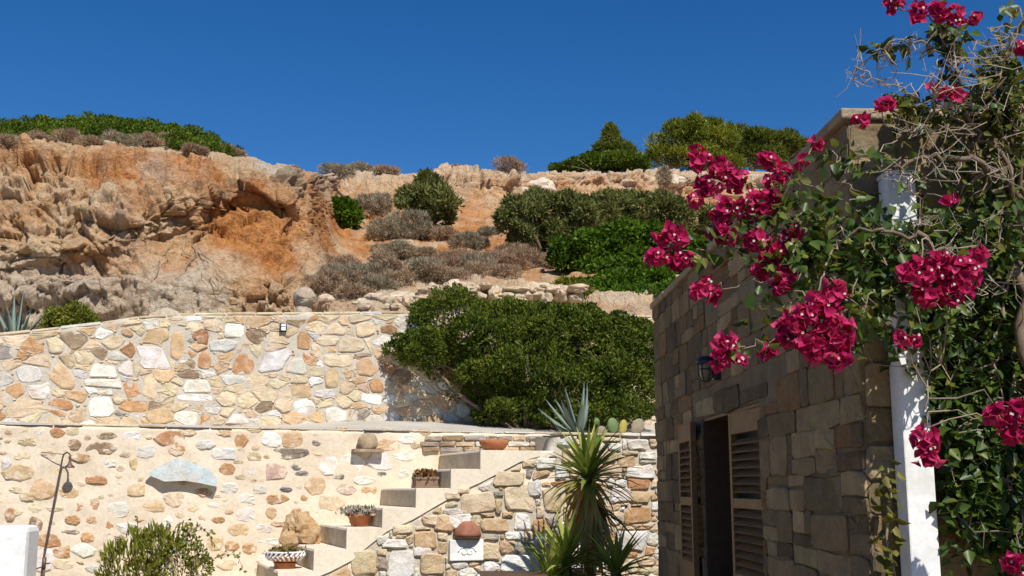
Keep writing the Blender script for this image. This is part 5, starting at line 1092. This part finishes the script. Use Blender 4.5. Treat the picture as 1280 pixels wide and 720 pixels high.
# flower clusters
CLU = [(838, 296, 20, 4.2), (822, 322, 13, 4.2), (850, 325, 16, 4.2), (878, 205, 15, 4.2), (902, 213, 16, 4.2), (886, 232, 14, 4.2), (922, 228, 16, 4.2), (905, 262, 20, 4.2), (935, 258, 22, 4.2), (960, 252, 18, 4.2), (905, 290, 18, 4.2), (945, 300, 16, 4.15), (968, 310, 20, 4.15), (992, 292, 9, 4.15), (955, 335, 14, 4.15), (978, 350, 18, 4.1),
       (882, 362, 19, 4.1), (906, 430, 15, 4.05), (900, 450, 12, 4.05), (922, 452, 9, 4.05), (960, 438, 12, 4.05), (985, 415, 20, 4.05), (1005, 400, 26, 4.0), (1030, 382, 24, 4.0), (1045, 415, 24, 4.0), (1015, 432, 22, 4.0), (1050, 445, 18, 4.0), (1045, 362, 14, 4.0), (960, 202, 12, 4.2), (978, 215, 10, 4.2), (968, 228, 9, 4.2), (1000, 200, 8, 4.2),
       (1145, 345, 24, 3.95), (1175, 332, 24, 3.95), (1205, 342, 24, 3.95), (1195, 365, 22, 3.95), (1160, 368, 18, 3.95), (1222, 322, 14, 3.95), (1135, 424, 13, 3.95), (1158, 548, 16, 3.92), (1160, 572, 15, 3.92), (1250, 520, 18, 3.95), (1268, 535, 20, 3.95), (1272, 510, 16, 3.95), (1270, 705, 13, 3.95), (1118, 6, 12, 4.1), (1150, 12, 9, 4.1), (1175, 14, 14, 4.15), (1195, 20, 13, 4.15), (1215, 24, 8, 4.15), (1148, 28, 7, 4.1),
       (1105, 130, 11, 4.12), (1075, 150, 8, 4.12), (1172, 112, 9, 4.2), (1196, 118, 10, 4.2), (1185, 250, 8, 4.0), (1278, 62, 10, 4.15), (1018, 178, 6, 4.2), (870, 190, 8, 4.2), (870, 250, 8, 4.2)]
for cx_, cy_, rp, Y in CLU:
    c_ = PT(cx_, cy_, Y); rp *= .87; rad = rp * Y / F; nf_ = max(5, int(rp ** 1.55 * .44)); Fp = c_ + rand_dirs(nf_, r) * rad * (r.random(nf_) ** .4)[:, None] * np.array([1, .8, .9]); P_ = []; D_ = []; N_ = []; L_ = []
    for f in Fp:
        ax = (f - c_) / rad + r.normal(size=3) * .5 + np.array([0, -.5, -.1]); ax /= np.linalg.norm(ax); s_ = np.cross(ax, r.normal(size=3)); s_ /= np.linalg.norm(s_); t_ = np.cross(ax, s_); ln = r.uniform(.022, .036)
        for k_ in range(3): a_ = k_ * 2.094; o_ = s_ * math.cos(a_) + t_ * math.sin(a_); P_.append(f); D_.append(ax * .75 + o_ * .8); N_.append(ax * .8 - o_ * .7); L_.append(ln)
    P_, D_, N_, L_ = map(np.array, (P_, D_, N_, L_)); tb2 = np.clip(np.repeat(r.normal(.5, .3, nf_), 3) + r.normal(0, .12, 3 * nf_), 0, 1)
    cl_ = leaves_at('flower_cluster', P_, D_, N_, L_, L_ * .95, M['bract'], bg_, tb2, .2, 6, .46)
    wf = Fp[r.random(nf_) < .14]
    if len(wf):
        w = MB()
        for f in wf:
            ax = (f - c_); ax = ax / (np.linalg.norm(ax) + 1e-6) * .4 + np.array([0, -.8, .1]); q = f + ax * .02; w.tube([tuple(f), tuple(q)], .0012, 4)
            for k_ in range(5): a_ = k_ * 1.2566; w.add([tuple(q), tuple(q + .0052 * np.array([math.cos(a_ - .35), -.1, math.sin(a_ - .35)])), tuple(q + .0052 * np.array([math.cos(a_ + .35), -.1, math.sin(a_ + .35)]))], [(0, 1, 2)])
        w.obj('flower', M['flower'], cl_)['kind'] = 'stuff'
    nb = near(c_); w = MB(); dl = np.linalg.norm(nb - c_); md = (nb + c_) / 2 + r.normal(size=3) * .1 * dl
    if dl > .01: w.tube([tuple(nb), tuple((nb + md) / 2 + r.normal(size=3) * .05 * dl + np.array([0, 0, .08 * dl])), tuple(md + np.array([0, 0, .08 * dl])), tuple((md + c_) / 2 + r.normal(size=3) * .04 * dl), tuple(c_)], [.0035, .003, .0027, .0023, .002], 5)
    for f in Fp[:max(3, nf_ // 3)]: w.tube([tuple(c_), tuple(f)], .0014, 3)
    w.obj('flower_stalk', M['twig'], bg_)
# foliage: (x, y, rx, ry, depth, spread in depth, leaves, yellow)
FOL = [(1320, 300, 45, 80, 4.45, .1, 260, .2), (1330, 450, 50, 90, 4.45, .1, 420, 0), (1325, 600, 50, 80, 4.45, .1, 380, 0), (1310, 180, 40, 60, 4.4, .1, 150, .6), (1245, 110, 35, 40, 4.2, .08, 150, .75), (1160, 145, 35, 22, 4.2, .08, 60, .8), (1215, 190, 45, 30, 4.28, .08, 80, .6), (1190, 400, 60, 40, 4.15, .1, 260, .05), (1150, 300, 40, 40, 4.2, .1, 160, .1), (1240, 470, 50, 60, 4.3, .1, 400, 0), (1230, 640, 50, 60, 4.3, .1, 320, 0), (1220, 370, 70, 50, 4.3, .08, 300, .1), (1120, 330, 30, 50, 4.2, .08, 160, 0), (1230, 250, 50, 30, 4.3, .08, 110, .4), (1262, 150, 25, 50, 4.25, .08, 120, .7), (1000, 330, 50, 40, 4.15, .1, 90, .3), (950, 270, 50, 40, 4.2, .1, 70, .4), (1050, 330, 40, 40, 4.15, .1, 140, .15),
       (1215, 440, 70, 60, 4.2, .14, 760, 0), (1232, 530, 52, 70, 4.22, .14, 760, 0), (1222, 600, 42, 50, 4.25, .14, 380, 0), (1255, 620, 35, 80, 4.2, .15, 380, 0), (1160, 400, 40, 45, 4.15, .1, 150, 0), (1090, 320, 45, 55, 4.12, .12, 330, 0), (1060, 390, 40, 50, 4.12, .12, 240, 0), (1105, 380, 26, 50, 4.15, .1, 130, 0), (1180, 300, 60, 40, 4.2, .12, 190, .15), (1250, 380, 40, 60, 4.2, .15, 360, 0), (1250, 300, 40, 50, 4.25, .12, 170, .2),
       (1010, 270, 40, 35, 4.18, .1, 150, .3), (985, 310, 45, 40, 4.15, .1, 130, .2), (940, 300, 40, 40, 4.22, .08, 70, .4), (1030, 320, 35, 30, 4.15, .1, 90, 0), (1060, 260, 40, 25, 4.15, .1, 90, .2), (985, 245, 30, 25, 4.2, .08, 60, .4), (900, 300, 30, 40, 4.22, .06, 40, .3), (870, 320, 20, 15, 4.2, .05, 14, .3), (960, 390, 50, 25, 4.1, .08, 40, .3), (1000, 360, 30, 30, 4.1, .08, 60, .2), (920, 440, 20, 14, 4.06, .04, 14, .3), (950, 432, 30, 12, 4.06, .04, 14, .5),
       (1135, 160, 30, 26, 4.22, .1, 60, .8), (1130, 130, 20, 22, 4.2, .08, 70, .9), (1200, 140, 45, 30, 4.25, .1, 50, .8), (1255, 130, 35, 45, 4.25, .12, 180, .8), (1265, 190, 25, 35, 4.28, .1, 70, .7), (1185, 50, 28, 25, 4.2, .08, 100, .5), (1190, 85, 16, 20, 4.22, .06, 30, .5), (1250, 85, 25, 25, 4.22, .08, 110, .7), (1110, 58, 30, 10, 4.13, .04, 34, .4), (1160, 225, 40, 25, 4.2, .1, 26, .4), (1080, 205, 30, 15, 4.2, .08, 40, .4), (1050, 200, 25, 18, 4.2, .06, 40, .3),
       (1172, 470, 14, 30, 4.3, .04, 50, 0), (1180, 530, 14, 40, 4.3, .04, 60, 0), (1265, 690, 20, 25, 4.1, .08, 60, 0), (1262, 30, 20, 30, 4.2, .06, 30, .6)]
Pg = []; Yg = []; tw = MB()
for x, y, rx_, ry_, Y, dy, n, yel in FOL:
    n = int(n * (.5 if x < 1085 else .62 if x < 1165 and y > 190 else 1))
    if x > 1165 and y > 330: Y, dy = 4.48, .07
    elif x > 1085: Y += .1; dy = min(dy, .09)
    a_ = r.random(n) * 6.283; q = np.sqrt(r.random(n)) * (1 + .25 * r.normal(size=n)); X_ = x + rx_ * q * np.cos(a_); Y_ = y + ry_ * q * np.sin(a_)
    c = np.array([PT(u_, v_, Y + r.uniform(-dy, dy)) for u_, v_ in zip(X_, Y_)]); Pg.append(c); Yg.append(np.full(n, yel))
    for k_ in range(max(3, n // 10)):
        e = c[int(r.integers(n))]; s_ = near(e) if r.random() < .5 else c[int(r.integers(n))]
        if np.linalg.norm(e - s_) > .45: s_ = e + (s_ - e) * .45 / np.linalg.norm(e - s_)
        dl = np.linalg.norm(e - s_); m1_ = s_ * .67 + e * .33 + r.normal(size=3) * .09 * dl; m2_ = s_ * .33 + e * .67 + r.normal(size=3) * .09 * dl; tw.tube([tuple(s_), tuple(m1_), tuple(m2_), tuple(e)], [.003, .0026, .002, .0012], 4)
tw.obj('twigs', M['twig'], bg_)['kind'] = 'stuff'
Pg = np.concatenate(Pg); Yg = np.concatenate(Yg); n = len(Pg); yl = r.random(n) < Yg
D = rand_dirs(n, r) * .8 + np.array([0, -.15, -.35]); Nn = rand_dirs(n, r) * .6 + np.array([0, -.6, .7]); Ls = r.uniform(.034, .066, n) * np.where(yl, .8, 1); tint = np.clip(.42 + .27 * r.normal(size=n), 0, 1)
front_ = np.argsort(Pg[:, 1] + r.normal(size=n) * .05)[:260]; msk = np.zeros(n, bool); msk[front_] = True
for nm, m_, sel in (('foliage', 'boug_leaf', ~msk & ~yl), ('yellowing_foliage', 'boug_yellow', ~msk & yl)):
    leaves_at(nm, Pg[sel], D[sel], Nn[sel], Ls[sel], Ls[sel] * .72, M[m_], bg_, tint[sel], .16, 6)['kind'] = 'stuff'
LM = {}
for k_ in range(6):
    for m_ in ('boug_leaf', 'boug_yellow'):
        o = leaves_at('leaf', np.zeros((1, 3)), np.array([[0, 0, 1.]]), np.array([[0, -1., 0]]), 1, .72, M[m_], None, np.array([.15 + k_ * .16]), .16, 6); LM[(m_, k_)] = o.data; bpy.data.objects.remove(o)
for i in front_:
    o = bpy.data.objects.new('leaf', LM[('boug_yellow' if yl[i] else 'boug_leaf', int(min(5, tint[i] * 6)))]); link(o, bg_); o.location = Pg[i]; q = Vector(D[i]).to_track_quat('Z', 'Y') @ Quaternion((0, 0, 1), r.uniform(-1.2, 1.2)); o.rotation_mode = 'QUATERNION'; o.rotation_quaternion = q; o.scale = (Ls[i],) * 3
# bare thorny twigs against the sky and on the wall top
tw = MB()
for x0, y0, x1, y1, n in [(1090, 40, 1160, 75, 14), (1060, 80, 1140, 110, 16), (1150, 70, 1260, 140, 38), (1100, 150, 1260, 230, 38), (1120, 260, 1250, 320, 22), (1180, 350, 1280, 400, 12), (1225, 20, 1280, 80, 14)]:
    for _ in range(n):
        e = PT(r.uniform(x0, x1), r.uniform(y0, y1), 4.2 + r.normal() * .06); a_ = rand_dirs(1, r)[0] * np.array([1, .5, .8]); L_ = r.uniform(.05, .2); p0 = e; p1 = e + a_ * L_ * .5 + r.normal(size=3) * .01; p2_ = e + a_ * L_ + np.array([0, 0, .02]); nb = near(e); dl = np.linalg.norm(nb - e); tw.tube([tuple(nb), tuple((nb * 2 + e) / 3 + r.normal(size=3) * .08 * dl), tuple((nb + 2 * e) / 3 + r.normal(size=3) * .08 * dl), tuple(e)], [.0026, .0024, .0022, .002], 4); tw.tube([tuple(p0), tuple(p1), tuple(p2_)], [.002, .0016, .0008], 4)
        for _ in range(3): q = p0 + (p2_ - p0) * r.random(); tw.tube([tuple(q), tuple(q + rand_dirs(1, r)[0] * .035)], [.0011, .0006], 3)
tw.obj('bare_twigs', mat_plain('bare_twig', (.40, .33, .25), .9, .1, .3, 25), bg_)['kind'] = 'stuff'
# young vine at the post's foot
vb = Vector((at(1112, 700, 4.47).x, 4.47, 0)); vn = empty('young_vine', vb); tag(vn, 'yellow-green young vine climbing the house corner beside the white post', 'vine')
st = [(0, 0, 0), (.02, 0, .5)] + [np.array(at(x, y, 4.47) - vb) for x, y in [(1118, 720), (1108, 670), (1114, 620), (1110, 585)]]; MB().tube(st, [.008, .008, .007, .006, .005, .003], 6).obj('stem', M['twig'], vn, True)
VP = []
for x, y in [(1110 + 9 * math.sin(i * 2.1) + r.normal() * 4, 575 + i * 3.3) for i in range(52)]: VP.append(np.array(at(x, y, 4.46 + r.normal() * .02) - vb))
for i, q in enumerate(VP):
    o = bpy.data.objects.new('leaf', LM[('boug_yellow', int(r.integers(1, 6)))]); link(o, vn); o.location = q; dd = Vector((r.normal() * .6, -.4, -.7 + r.normal() * .4)); o.rotation_mode = 'QUATERNION'; o.rotation_quaternion = dd.to_track_quat('Z', 'Y') @ Quaternion((0, 0, 1), r.uniform(-1, 1)); o.scale = (r.uniform(.04, .062),) * 3
